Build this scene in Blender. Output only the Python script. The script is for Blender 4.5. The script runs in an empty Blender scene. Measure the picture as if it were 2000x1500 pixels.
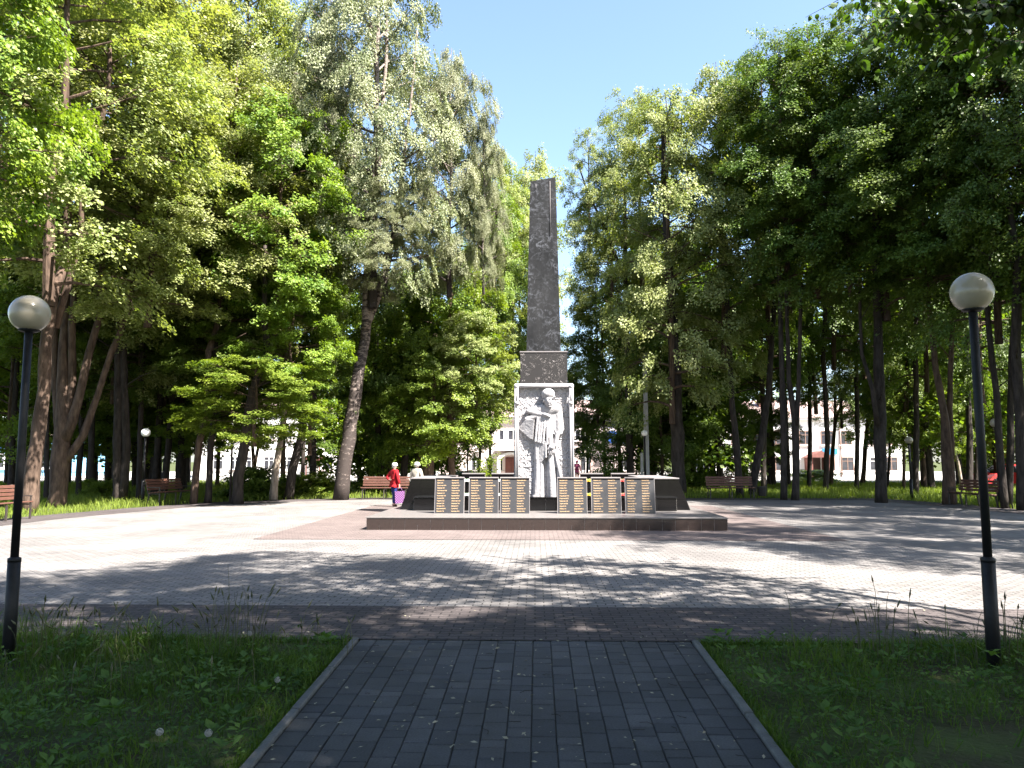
import bpy, bmesh, math, random
import numpy as np
from mathutils import Vector, Matrix
R = math.radians
C = bpy.context.scene.collection
SC = bpy.context.scene

# ------------------------------------------------------------------ camera, sky, sun, exposure
PITCH, YAW, CAMZ, F = R(5.71), R(1.7), 1.62, 1500.0
cam_d = bpy.data.cameras.new("camera"); cam_d.sensor_width = 36.0; cam_d.lens = 36.0 * F / 2000.0
cam_d.clip_start = 0.1; cam_d.clip_end = 2000.0
cam = bpy.data.objects.new("camera", cam_d); C.objects.link(cam)
cam.location = (0, 0, CAMZ); cam.rotation_euler = (R(90) + PITCH, 0, YAW)
SC.camera = cam

SUN_EL, SUN_AZ = R(53), R(36)          # azimuth: degrees behind the camera's right hand
to_sun = Vector((math.cos(SUN_EL) * math.cos(SUN_AZ), -math.cos(SUN_EL) * math.sin(SUN_AZ), math.sin(SUN_EL)))
world = bpy.data.worlds.new("World"); SC.world = world; world.use_nodes = True
wn = world.node_tree
sky = wn.nodes.new("ShaderNodeTexSky"); sky.sky_type = 'NISHITA'; sky.sun_disc = False
sky.sun_elevation = SUN_EL; sky.sun_rotation = R(90) + SUN_AZ
sky.air_density = 1.0; sky.dust_density = 1.3; sky.ozone_density = 1.5
bg = wn.nodes["Background"]; bg.inputs["Strength"].default_value = 0.068
wn.links.new(sky.outputs[0], bg.inputs[0])
sun_d = bpy.data.lights.new("sun", 'SUN'); sun_d.energy = 5.0; sun_d.angle = R(0.53); sun_d.color = (1.0, 0.95, 0.87)
sun = bpy.data.objects.new("sun", sun_d); C.objects.link(sun)
sun.rotation_euler = to_sun.to_track_quat('Z', 'Y').to_euler(); sun.location = (30, -20, 50)
SC.view_settings.view_transform = 'Standard'; SC.view_settings.look = 'None'
SC.view_settings.exposure = 2.65; SC.view_settings.gamma = 1.0
SC.render.engine = 'CYCLES'
SC.cycles.max_bounces = 8; SC.cycles.diffuse_bounces = 4; SC.cycles.transmission_bounces = 6
SC.cycles.transparent_max_bounces = 4; SC.cycles.glossy_bounces = 2
SC.cycles.use_denoising = True
SC.cycles.sample_clamp_indirect = 6.0

# ------------------------------------------------------------------ measuring helpers
sP, cP, sY, cY = math.sin(PITCH), math.cos(PITCH), math.sin(YAW), math.cos(YAW)
def W(xc, d, z):
    return (xc * cY - d * sY, xc * sY + d * cY, z)
def P(px, py, d):
    "world point seen at photo pixel (px,py) at horizontal distance d"
    u, v = (px - 1000) / F, (750 - py) / F
    k = d / (cP - v * sP)
    return W(u * k, d, CAMZ + k * (sP + v * cP))
def PZ(py, d):
    return P(1000, py, d)[2]
def G(px, py):
    "ground point under a photo pixel"
    u, v = (px - 1000) / F, (750 - py) / F
    k = -CAMZ / (sP + v * cP)
    return W(u * k, k * (cP - v * sP), 0.0)
def GB(px, d, z=0.0):
    "point at height z, distance d, in photo column px"
    k = d * cP + (z - CAMZ) * sP
    return W((px - 1000) / F * k, d, z)
def mpp(d):
    return d / F

# ------------------------------------------------------------------ objects and meshes
def link(o, parent=None):
    C.objects.link(o)
    if parent is not None: o.parent = parent
    return o
def tag(o, label=None, cat=None, group=None, kind=None):
    if label: o["label"] = label
    if cat: o["category"] = cat
    if group: o["group"] = group
    if kind: o["kind"] = kind
    return o
def empty(name, loc, label, cat, group=None, rz=0.0):
    o = bpy.data.objects.new(name, None); o.location = loc; o.rotation_euler = (0, 0, rz)
    o.empty_display_size = 0.2
    return tag(link(o), label, cat, group)

def np_mesh(name, V, quads=None, tris=None, attr=None, attr_name="tint", mats=(), midx=None, smooth=False):
    V = np.asarray(V, dtype=np.float32)
    nq = 0 if quads is None else len(quads); nt = 0 if tris is None else len(tris)
    me = bpy.data.meshes.new(name)
    me.vertices.add(len(V)); me.vertices.foreach_set("co", V.ravel())
    loops = []
    if nq: loops.append(np.asarray(quads, dtype=np.int32).ravel())
    if nt: loops.append(np.asarray(tris, dtype=np.int32).ravel())
    L = np.concatenate(loops)
    me.loops.add(len(L)); me.loops.foreach_set("vertex_index", L)
    starts = np.concatenate([np.arange(nq) * 4, nq * 4 + np.arange(nt) * 3]).astype(np.int32)
    me.polygons.add(nq + nt); me.polygons.foreach_set("loop_start", starts)
    me.polygons.foreach_set("loop_total", np.concatenate([np.full(nq, 4), np.full(nt, 3)]).astype(np.int32))
    if midx is not None: me.polygons.foreach_set("material_index", np.asarray(midx, dtype=np.int32))
    me.polygons.foreach_set("use_smooth", np.full(nq + nt, smooth))
    me.update(calc_edges=True)
    if attr is not None:
        a = me.attributes.new(attr_name, 'FLOAT', 'POINT'); a.data.foreach_set("value", np.asarray(attr, dtype=np.float32))
    for m in mats: me.materials.append(m)
    return me

class MB:
    "collects shapes, builds ONE mesh object"
    def __init__(s): s.v = []; s.f = []; s.m = []; s.sm = []; s.t = []
    def add(s, vs, fs, m=0, smooth=False, tint=0.5):
        n = len(s.v); s.v += [tuple(v) for v in vs]; s.t += [tint] * len(vs)
        for f in fs: s.f.append([i + n for i in f]); s.m.append(m); s.sm.append(smooth)
    def box(s, x0, x1, y0, y1, z0, z1, m=0, M=None, bev=0.0, tint=0.5):
        if bev > 0:
            b = bev
            pts = []
            for (z, i) in ((z0, b), (z0 + b, 0), (z1 - b, 0), (z1, b)):
                pts += [(x0 + i, y0 + i, z), (x1 - i, y0 + i, z), (x1 - i, y1 - i, z), (x0 + i, y1 - i, z)]
            fs = [(3, 2, 1, 0), (12, 13, 14, 15)]
            for k in range(3):
                a = k * 4
                for i in range(4):
                    j = (i + 1) % 4; fs.append((a + i, a + j, a + 4 + j, a + 4 + i))
        else:
            pts = [(x0, y0, z0), (x1, y0, z0), (x1, y1, z0), (x0, y1, z0), (x0, y0, z1), (x1, y0, z1), (x1, y1, z1), (x0, y1, z1)]
            fs = [(3, 2, 1, 0), (4, 5, 6, 7), (0, 1, 5, 4), (1, 2, 6, 5), (2, 3, 7, 6), (3, 0, 4, 7)]
        if M is not None: pts = [M @ Vector(p) for p in pts]
        s.add(pts, fs, m, tint=tint)
    def hexa(s, b, t, m=0, tint=0.5):
        "four bottom points, four top points"
        s.add(list(b) + list(t), [(3, 2, 1, 0), (4, 5, 6, 7), (0, 1, 5, 4), (1, 2, 6, 5), (2, 3, 7, 6), (3, 0, 4, 7)], m, tint=tint)
    def tube(s, pts, rad, n=8, m=0, cap=True, smooth=True, noise=0.0, rng=None, tint=0.5):
        pts = [Vector(p) for p in pts]
        if not hasattr(rad, '__len__'): rad = [rad] * len(pts)
        vs = []; ref = Vector((0.31, 0.95, 0.05))
        for i, p in enumerate(pts):
            d = (pts[min(i + 1, len(pts) - 1)] - pts[max(i - 1, 0)]).normalized()
            a = d.cross(ref).normalized() if abs(d.dot(ref)) < 0.98 else d.cross(Vector((1, 0, 0))).normalized()
            b = d.cross(a)
            for k in range(n):
                t = 2 * math.pi * k / n
                r = rad[i] * (1 + (noise * (rng.random() - .5) if rng else 0))
                vs.append(p + (a * math.cos(t) + b * math.sin(t)) * r)
        fs = []
        for i in range(len(pts) - 1):
            for k in range(n):
                j = (k + 1) % n
                fs.append((i * n + k, i * n + j, (i + 1) * n + j, (i + 1) * n + k))
        if cap:
            fs.append(tuple(range(n))[::-1]); fs.append(tuple(range((len(pts) - 1) * n, len(pts) * n)))
        s.add(vs, fs, m, smooth, tint)
    def lathe(s, prof, n=24, m=0, c=(0, 0, 0), smooth=True):
        vs = []
        for (r, z) in prof:
            for k in range(n):
                t = 2 * math.pi * k / n
                vs.append((c[0] + r * math.cos(t), c[1] + r * math.sin(t), c[2] + z))
        fs = []
        for i in range(len(prof) - 1):
            for k in range(n):
                j = (k + 1) % n; fs.append((i * n + k, i * n + j, (i + 1) * n + j, (i + 1) * n + k))
        fs.append(tuple(range(n))[::-1]); fs.append(tuple(range((len(prof) - 1) * n, len(prof) * n)))
        s.add(vs, fs, m, smooth)
    def ball(s, c, r, n=20, k=12, m=0, sq=(1, 1, 1)):
        vs = []; fs = []
        for i in range(k + 1):
            a = math.pi * i / k - math.pi / 2
            for j in range(n):
                t = 2 * math.pi * j / n
                vs.append((c[0] + r * sq[0] * math.cos(a) * math.cos(t), c[1] + r * sq[1] * math.cos(a) * math.sin(t), c[2] + r * sq[2] * math.sin(a)))
        for i in range(k):
            for j in range(n):
                q = (j + 1) % n; fs.append((i * n + j, i * n + q, (i + 1) * n + q, (i + 1) * n + j))
        s.add(vs, fs, m, True)
    def mesh(s, name, mats):
        me = bpy.data.meshes.new(name); me.from_pydata(s.v, [], s.f)
        for m in mats: me.materials.append(m)
        me.polygons.foreach_set("material_index", s.m); me.polygons.foreach_set("use_smooth", s.sm)
        a = me.attributes.new("tint", 'FLOAT', 'POINT'); a.data.foreach_set("value", s.t)
        me.update(); return me
    def build(s, name, mats, parent=None, loc=(0, 0, 0)):
        if not isinstance(mats, (list, tuple)): mats = [mats]
        o = bpy.data.objects.new(name, s.mesh(name, mats)); o.location = loc
        return link(o, parent)
def obj(name, me, parent=None, loc=(0, 0, 0)):
    o = bpy.data.objects.new(name, me); o.location = loc
    return link(o, parent)
def dup(o, parent=None):
    "copy of a thing with copies of its parts and sub-parts"
    c = o.copy(); C.objects.link(c)
    if parent is not None: c.parent = parent
    for ch in list(o.children): dup(ch, c)
    return c

# ------------------------------------------------------------------ materials
def nodes(name):
    m = bpy.data.materials.new(name); m.use_nodes = True
    nt = m.node_tree; b = nt.nodes["Principled BSDF"]
    return m, nt, b, (lambda t, **k: _n(nt, t, **k)), (lambda a, b_: nt.links.new(a, b_))
def _n(nt, t, **k):
    n = nt.nodes.new("ShaderNode" + t)
    for a, v in k.items():
        if a.startswith("i_"):
            key = a[2:].replace("_", " ")
            n.inputs[int(key) if key.isdigit() else key].default_value = v
        else: setattr(n, a, v)
    return n
def c4(c): return (c[0], c[1], c[2], 1.0)
def ramp(N, c1, c2, p1=0.3, p2=0.7):
    r = N("ValToRGB"); r.color_ramp.elements[0].color = c4(c1); r.color_ramp.elements[1].color = c4(c2)
    r.color_ramp.elements[0].position = p1; r.color_ramp.elements[1].position = p2
    return r
def pmat(name, c1, c2=None, scale=6.0, rough=0.7, bump=0.0, bscale=30.0, spec=0.4, metal=0.0, sxyz=(1, 1, 1), p1=.3, p2=.7, bdist=0.02, detail=5):
    m, nt, b, N, L = nodes(name)
    c2 = c2 or tuple(x * 1.25 for x in c1)
    tc = N("TexCoord"); mp = N("Mapping"); mp.inputs["Scale"].default_value = sxyz
    L(tc.outputs["Object"], mp.inputs[0])
    no = N("TexNoise", i_Scale=scale, i_Detail=detail, i_Roughness=0.6); L(mp.outputs[0], no.inputs["Vector"])
    r = ramp(N, c1, c2, p1, p2); L(no.outputs["Fac"], r.inputs[0]); L(r.outputs[0], b.inputs["Base Color"])
    b.inputs["Roughness"].default_value = rough; b.inputs["Specular IOR Level"].default_value = spec
    b.inputs["Metallic"].default_value = metal
    if bump:
        n2 = N("TexNoise", i_Scale=bscale, i_Detail=6.0); L(mp.outputs[0], n2.inputs["Vector"])
        bp = N("Bump", i_Strength=bump, i_Distance=bdist); L(n2.outputs["Fac"], bp.inputs["Height"]); L(bp.outputs[0], b.inputs["Normal"])
    return m
def leafmat(name, lo, hi, trans=(0.25, 0.4, 0.03), tf=0.35, rough=0.45, vary=0.12):
    m, nt, b, N, L = nodes(name)
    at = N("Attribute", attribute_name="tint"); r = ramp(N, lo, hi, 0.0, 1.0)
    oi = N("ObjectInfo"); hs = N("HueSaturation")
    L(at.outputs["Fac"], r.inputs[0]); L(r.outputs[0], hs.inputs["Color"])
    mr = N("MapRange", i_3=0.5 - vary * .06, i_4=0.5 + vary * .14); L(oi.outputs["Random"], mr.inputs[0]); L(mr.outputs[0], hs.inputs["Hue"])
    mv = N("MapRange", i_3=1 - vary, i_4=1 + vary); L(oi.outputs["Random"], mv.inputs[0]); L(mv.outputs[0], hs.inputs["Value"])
    L(hs.outputs[0], b.inputs["Base Color"]); b.inputs["Roughness"].default_value = rough; b.inputs["Specular IOR Level"].default_value = 0.35
    tr = N("BsdfTranslucent"); mx = N("MixShader"); mx.inputs[0].default_value = tf
    mul = N("MixRGB", blend_type='MULTIPLY'); mul.inputs[0].default_value = 1.0; mul.inputs[2].default_value = c4(trans)
    g = N("Gamma", i_Gamma=0.5); L(hs.outputs[0], g.inputs[0]); L(g.outputs[0], mul.inputs[1]); L(mul.outputs[0], tr.inputs[0])
    out = nt.nodes["Material Output"]; L(b.outputs[0], mx.inputs[1]); L(tr.outputs[0], mx.inputs[2]); L(mx.outputs[0], out.inputs[0])
    return m

M = {}
M['black_paint'] = pmat('black_paint', (.006, .006, .007), (.013, .012, .013), 20, .55, .15, 60, .3)
M['globe'] = pmat('shaded_globe', (.30, .255, .19), (.38, .33, .255), 3, .22, 0, spec=.5)  # duller copy of the white globe, shade put into its colour
M['globe_white'] = pmat('white_globe', (.80, .79, .77), (.86, .85, .84), 3, .25, 0, spec=.5)
M['wood'] = pmat('bench_wood', (.085, .036, .025), (.135, .062, .045), 5, .55, .3, 30, .4, sxyz=(1, 12, 12))
M['wood_dark'] = pmat('dark_bench_wood', (.055, .032, .026), (.09, .05, .04), 5, .55, .3, 30, .4, sxyz=(1, 12, 12))
M['iron'] = pmat('bench_iron', (.025, .02, .018), (.05, .04, .035), 12, .5, .1, 40, .4)
M['granite_black'] = pmat('polished_black_granite', (.003, .0027, .0029), (.008, .0072, .0076), 90, .10, .02, 80, .35)
M['granite_side'] = pmat('brown_black_granite', (.017, .012, .011), (.037, .026, .023), 60, .16, .03, 60, .5)
M['granite_top'] = pmat('pale_granite_top', (.115, .104, .10), (.165, .15, .145), 50, .35, .05, 50, .4)
M['grout'] = pmat('pale_grout', (.33, .31, .29), (.42, .40, .38), 20, .9)
M['slab'] = pmat('flamed_grey_granite', (.012, .0118, .0135), (.040, .039, .043), 110, .5, .25, 150, .4, p1=.35, p2=.68)
M['slab_edge'] = pmat('pale_granite_edge', (.14, .125, .125), (.21, .19, .19), 60, .6)
M['gold'] = pmat('gold_letters', (.44, .285, .15), (.55, .385, .23), 14, .4, 0, spec=.5)
M['white_stone'] = pmat('white_carved_stone', (.265, .254, .262), (.325, .314, .321), 9, .85, .35, 60, .25, bdist=.006)
M['rough_stone'] = pmat('rough_pecked_stone', (.265, .254, .262), (.34, .328, .335), 14, .9, .5, 34, .2, bdist=.03)
M['concrete'] = pmat('concrete', (.24, .235, .225), (.34, .33, .31), 8, .85, .3, 40, .3, sxyz=(1, 1, .4))
M['kerb'] = pmat('kerb_concrete', (.085, .085, .085), (.14, .14, .135), 9, .9, .4, 60, .2)
M['skin'] = pmat('skin', (.34, .20, .15), (.38, .23, .17), 8, .55)
M['red_cloth'] = pmat('red_cloth', (.22, .006, .010), (.28, .009, .014), 12, .8, .4, 25, .2)
M['blue_jeans'] = pmat('blue_jeans', (.012, .018, .085), (.02, .03, .13), 14, .85, .3, 40, .2)
M['cream_cloth'] = pmat('cream_cloth', (.34, .30, .25), (.40, .36, .30), 12, .85, .3, 25, .2)
M['white_cloth'] = pmat('white_cloth', (.42, .41, .40), (.5, .49, .48), 12, .85, .3, 25, .2)
M['pink_cloth'] = pmat('pink_cloth', (.60, .10, .22), (.7, .15, .28), 12, .85)
M['maroon_cloth'] = pmat('maroon_cloth', (.18, .02, .03), (.24, .03, .04), 12, .85)
M['shoe'] = pmat('dark_shoe', (.05, .012, .015), (.08, .02, .02), 12, .5)
M['hair_grey'] = pmat('grey_hair', (.42, .40, .38), (.55, .53, .5), 40, .7, .4, 60)
M['plaster_white'] = pmat('white_plaster', (.62, .60, .58), (.74, .72, .70), 1.2, .9, .2, 20, .2)
M['plaster_pink'] = pmat('pinkish_plaster', (.55, .45, .42), (.64, .54, .51), 1.2, .9, .2, 20, .2)
M['roof_pink'] = pmat('faded_pink_roof', (.24, .165, .15), (.33, .24, .22), 2.0, .8, .3, 12, .2, sxyz=(6, 1, 1))
M['glass_dark'] = pmat('dark_window_glass', (.02, .022, .028), (.05, .05, .06), 1.5, .08, 0, spec=.6)
M['frame_white'] = pmat('white_window_frame', (.62, .60, .58), (.7, .68, .66), 6, .6)
M['frame_brown'] = pmat('brown_window_frame', (.16, .10, .08), (.22, .14, .11), 6, .6)
M['porch_red'] = pmat('terracotta_porch', (.10, .036, .028), (.14, .05, .04), 3, .75, .1, 20)
M['door_dark'] = pmat('dark_brown_door', (.035, .018, .014), (.06, .03, .02), 3, .6)
M['sign_blue'] = pmat('blue_sign_panel', (.02, .13, .26), (.03, .17, .30), 2, .5)
M['canopy_blue'] = pmat('blue_panel', (.012, .055, .24), (.02, .08, .30), 2.5, .5)
M['shop_blue'] = pmat('pale_blue_cladding', (.16, .36, .52), (.22, .44, .60), 1.5, .6)
M['car_red'] = pmat('red_car_paint', (.42, .02, .02), (.46, .03, .025), 3, .25, 0, spec=.6)
M['tyre'] = pmat('tyre_rubber', (.015, .015, .015), (.025, .025, .025), 10, .8)
M['rim'] = pmat('grey_wheel_rim', (.5, .5, .5), (.6, .6, .6), 6, .35, metal=.6)
M['asphalt'] = pmat('road_asphalt', (.10, .095, .09), (.15, .145, .14), 3, .9, .4, 80, .2)
M['headlight'] = pmat('pale_headlight', (.6, .6, .62), (.7, .7, .7), 4, .15)
# ------------------------------------------------------------------ ground, plaza, path
def paver_mat(name, c1, c2, joint, bw=.2, rh=.1, zig=.022, mortar=.008, stain=.35):
    m, nt, b, N, L = nodes(name)
    tc = N("TexCoord"); sp = N("SeparateXYZ"); L(tc.outputs["Object"], sp.inputs[0])
    pp = N("Math", operation='PINGPONG'); pp.inputs[1].default_value = bw / 4; L(sp.outputs[0], pp.inputs[0])
    mu = N("Math", operation='MULTIPLY'); mu.inputs[1].default_value = zig / (bw / 4); L(pp.outputs[0], mu.inputs[0])
    ad = N("Math", operation='ADD'); L(sp.outputs[1], ad.inputs[0]); L(mu.outputs[0], ad.inputs[1])
    cb = N("CombineXYZ"); L(sp.outputs[0], cb.inputs[0]); L(ad.outputs[0], cb.inputs[1])
    nz = N("TexNoise", i_Scale=9.0, i_Detail=2.0); L(tc.outputs["Object"], nz.inputs["Vector"])
    wob = N("VectorMath", operation='SCALE'); wob.inputs["Scale"].default_value = .008; L(nz.outputs["Color"], wob.inputs[0])
    av = N("VectorMath", operation='ADD'); L(cb.outputs[0], av.inputs[0]); L(wob.outputs[0], av.inputs[1])
    br = N("TexBrick"); L(av.outputs[0], br.inputs["Vector"])
    br.inputs["Scale"].default_value = 1.0; br.inputs["Brick Width"].default_value = bw; br.inputs["Row Height"].default_value = rh
    br.inputs["Mortar Size"].default_value = mortar; br.inputs["Mortar Smooth"].default_value = .25
    br.inputs["Color1"].default_value = c4(c1); br.inputs["Color2"].default_value = c4(c2); br.inputs["Mortar"].default_value = c4(joint)
    n1 = N("TexNoise", i_Scale=.55, i_Detail=6.0, i_Roughness=.65); L(tc.outputs["Object"], n1.inputs["Vector"])
    r1 = ramp(N, (1 - stain,) * 3, (1.12,) * 3, .32, .68); L(n1.outputs["Fac"], r1.inputs[0])
    n2 = N("TexNoise", i_Scale=45.0, i_Detail=4.0); L(tc.outputs["Object"], n2.inputs["Vector"])
    r2 = ramp(N, (.8,) * 3, (1.15,) * 3, .3, .7); L(n2.outputs["Fac"], r2.inputs[0])
    m1 = N("MixRGB", blend_type='MULTIPLY'); m1.inputs[0].default_value = 1; L(br.outputs["Color"], m1.inputs[1]); L(r1.outputs[0], m1.inputs[2])
    m2 = N("MixRGB", blend_type='MULTIPLY'); m2.inputs[0].default_value = 1; L(m1.outputs[0], m2.inputs[1]); L(r2.outputs[0], m2.inputs[2])
    L(m2.outputs[0], b.inputs["Base Color"]); b.inputs["Roughness"].default_value = .85; b.inputs["Specular IOR Level"].default_value = .25
    hm = N("Math", operation='MULTIPLY_ADD'); hm.inputs[1].default_value = -1; L(br.outputs["Fac"], hm.inputs[0])
    sc = N("Math", operation='MULTIPLY'); sc.inputs[1].default_value = .25; L(n2.outputs["Fac"], sc.inputs[0]); L(sc.outputs[0], hm.inputs[2])
    bp = N("Bump", i_Strength=.8, i_Distance=.006); L(hm.outputs[0], bp.inputs["Height"]); L(bp.outputs[0], b.inputs["Normal"])
    return m
M['plaza'] = paver_mat('grey_plaza_pavers', (.152, .140, .135), (.198, .183, .176), (.045, .041, .04))
M['border'] = paver_mat('reddish_border_pavers', (.062, .051, .051), (.084, .07, .068), (.022, .019, .019))
M['red_sq'] = paver_mat('faded_red_pavers', (.105, .083, .079), (.137, .108, .102), (.05, .04, .038), stain=.2)
M['joint'] = pmat('dark_joint_sand', (.028, .026, .022), (.06, .055, .045), 9, .95)

m, nt, b, N, L = nodes('dark_path_pavers')
at = N("Attribute", attribute_name="tint"); r = ramp(N, (.034, .036, .042), (.070, .070, .075), 0, 1); L(at.outputs["Fac"], r.inputs[0])
tc = N("TexCoord"); n1 = N("TexNoise", i_Scale=1.1, i_Detail=5.0, i_Roughness=.7); L(tc.outputs["Object"], n1.inputs["Vector"])
r1 = ramp(N, (.62, .60, .55), (1.15, 1.15, 1.15), .3, .66); L(n1.outputs["Fac"], r1.inputs[0])
n2 = N("TexNoise", i_Scale=80.0, i_Detail=5.0); L(tc.outputs["Object"], n2.inputs["Vector"]); r2 = ramp(N, (.7,) * 3, (1.25,) * 3, .3, .7); L(n2.outputs["Fac"], r2.inputs[0])
m1 = N("MixRGB", blend_type='MULTIPLY'); m1.inputs[0].default_value = 1; L(r.outputs[0], m1.inputs[1]); L(r1.outputs[0], m1.inputs[2])
m2 = N("MixRGB", blend_type='MULTIPLY'); m2.inputs[0].default_value = 1; L(m1.outputs[0], m2.inputs[1]); L(r2.outputs[0], m2.inputs[2]); L(m2.outputs[0], b.inputs["Base Color"])
b.inputs["Roughness"].default_value = .75; b.inputs["Specular IOR Level"].default_value = .35
bp = N("Bump", i_Strength=.5, i_Distance=.003); L(n2.outputs["Fac"], bp.inputs["Height"]); L(bp.outputs[0], b.inputs["Normal"])
M['path'] = m
M['ground'] = pmat('grassy_soil', (.040, .033, .018), (.055, .075, .02), 1.3, .95, .8, 25, .2, p1=.35, p2=.6, bdist=.05)
M['dirt'] = pmat('dry_soil', (.045, .032, .022), (.085, .062, .045), 7, .95, .9, 40, .2, bdist=.03)
M['lot'] = pmat('sunlit_gravel_yard', (.30, .28, .26), (.40, .38, .35), .6, .95, .3, 30, .2)

def poly_sheet(name, pts, z, mat, kind='structure'):
    me = bpy.data.meshes.new(name); me.from_pydata([(x, y, z) for x, y in pts], [], [list(range(len(pts)))])
    me.materials.append(mat); o = obj(name, me); tag(o, kind=kind); return o
g = poly_sheet('ground', [(-700, -300), (700, -300), (700, 900), (-700, 900)], -0.022, M['ground'])

PLAZA = [(-15.2, 7.15), (16.3, 7.15), (16.4, 24.5), (15.9, 29.2), (14.8, 33.9), (-7.2, 33.9), (-10.3, 32.2), (-12.9, 29.6), (-14.0, 26.0), (-14.9, 21.5)]
def inset(poly, d):
    n = len(poly); out = []
    for i in range(n):
        p0, p1, p2 = Vector(poly[i - 1]), Vector(poly[i]), Vector(poly[(i + 1) % n])
        e1, e2 = (p1 - p0).normalized(), (p2 - p1).normalized()
        n1, n2 = Vector((-e1.y, e1.x)), Vector((-e2.y, e2.x))
        bis = (n1 + n2).normalized(); out.append(tuple(p1 + bis * (d / max(.3, bis.dot(n1)))))
    return out
PIN = inset(PLAZA, 1.6)
poly_sheet('plaza', PLAZA, 0.0, M['plaza'])
vb = [(x, y, .004) for x, y in PLAZA] + [(x, y, .004) for x, y in PIN]; nP = len(PLAZA)
me = bpy.data.meshes.new('plaza_border'); me.from_pydata(vb, [], [(i, (i + 1) % nP, nP + (i + 1) % nP, nP + i) for i in range(nP)])
me.materials.append(M['border']); tag(obj('plaza_border', me), kind='structure')
MX, MY = 0.25, 22.2
poly_sheet('red_paving', [(MX - 6.1, 16.0), (MX + 6.1, 16.0), (MX + 6.1, 28.3), (MX - 6.1, 28.3)], .008, M['red_sq'])

# the dark brick path: every brick modelled, in columns that run towards the plaza
PX0, PX1 = -1.6, 1.4
rng = random.Random(5)
pb = MB(); y_end = 7.145
pb.add([(PX0, -6, -.012), (PX1, -6, -.012), (PX1, y_end, -.012), (PX0, y_end, -.012)], [(0, 1, 2, 3)], 1)
ncol = 19; cw = (PX1 - PX0) / ncol
for c in range(ncol):
    y = y_end + .002; x0 = PX0 + c * cw; first = True
    while y > -5.5:
        ln = rng.choice([.155, .155, .235, .235, .235, .30, .12]) if not first else rng.choice([.1, .155, .235]); first = False
        g_ = .0026; zt = rng.uniform(-.0022, .0015); e = .006; tl = [rng.uniform(-.0012, .0012) for _ in range(4)]
        xa, xb, ya, yb = x0 + g_, x0 + cw - g_, y - ln + g_, y - g_
        j = rng.uniform(-.0015, .0015); xa += j; xb += j
        lo = [(xa, ya, -.012), (xb, ya, -.012), (xb, yb, -.012), (xa, yb, -.012)]
        mid = [(xa, ya, zt - e), (xb, ya, zt - e), (xb, yb, zt - e), (xa, yb, zt - e)]
        top = [(xa + e, ya + e, zt + tl[0]), (xb - e, ya + e, zt + tl[1]), (xb - e, yb - e, zt + tl[2]), (xa + e, yb - e, zt + tl[3])]
        fs = [(8, 9, 10, 11)]
        for a in (0, 4):
            for i in range(4): q = (i + 1) % 4; fs.append((a + i, a + q, a + 4 + q, a + 4 + i))
        pb.add(lo + mid + top, fs, 0, tint=min(1, max(0, rng.gauss(.45, .25))))
        y -= ln
def taper(mb):     # the path widens gently towards the plaza
    mb.v = [(-.1 + (x + .1) * (1 - .023 * (7.145 - y)) if y > -1 else -.1 + (x + .1) * .813, y, z) for x, y, z in mb.v]
taper(pb)
tag(pb.build('path', [M['path'], M['joint']]), kind='structure')
for sx in (-1, 1):
    kb = MB(); y = y_end - .01
    xk = PX0 - .036 if sx < 0 else PX1 + .036
    while y > -5:
        kb.box(xk - .03, xk + .03, y - .99, y - .006, -.06, .022 + rng.uniform(-.004, .004), bev=.008); y -= 1.0
    taper(kb)
    tag(kb.build('path_kerb', M['kerb']), kind='structure')
# pale yards and road beyond the trees
def quadG(name, pts, z, mat): return poly_sheet(name, [(p[0], p[1]) for p in pts], z, mat)
quadG('road', [W(-75, 58, 0), W(80, 58, 0), W(80, 66, 0), W(-75, 66, 0)], -.012, M['asphalt'])
quadG('yard', [W(-75, 66.2, 0), W(80, 66.2, 0), W(80, 120, 0), W(-75, 120, 0)], -.016, M['lot'])
quadG('walkway', [W(-4.5, 34.2, 0), W(2.5, 34.2, 0), W(5.0, 57.8, 0), W(-8.0, 57.8, 0)], -.010, M['lot'])

# ------------------------------------------------------------------ buildings behind the trees
def window(parent, x0, x1, y, z0, z1, frame, nx=2, sill=True, transom=True):
    "frame with glass, proud of a wall whose face lies at y (facing -y)"
    f = MB(); t = .07
    f.box(x0, x1, y - .05, y + .04, z0, z0 + t); f.box(x0, x1, y - .05, y + .04, z1 - t, z1)
    f.box(x0, x0 + t, y - .052, y + .04, z0 + t, z1 - t); f.box(x1 - t, x1, y - .052, y + .04, z0 + t, z1 - t)
    for i in range(1, nx):
        xm = x0 + (x1 - x0) * i / nx; f.box(xm - .03, xm + .03, y - .054, y + .04, z0 + t, z1 - t)
    if transom: zt = z0 + (z1 - z0) * .7; f.box(x0 + t, x1 - t, y - .045, y + .04, zt - .025, zt + .025)
    w = f.build('window', frame, parent)
    p = MB(); p.box(x0 + t * .5, x1 - t * .5, y - .02, y - .012, z0 + t * .5, z1 - t * .5); p.build('pane', M['glass_dark'], w)
    if sill:
        s = MB(); s.box(x0 - .12, x1 + .12, y - .16, y - .002, z0 - .14, z0 - .004); s.build('sill', M['plaster_pink'], w)
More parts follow.
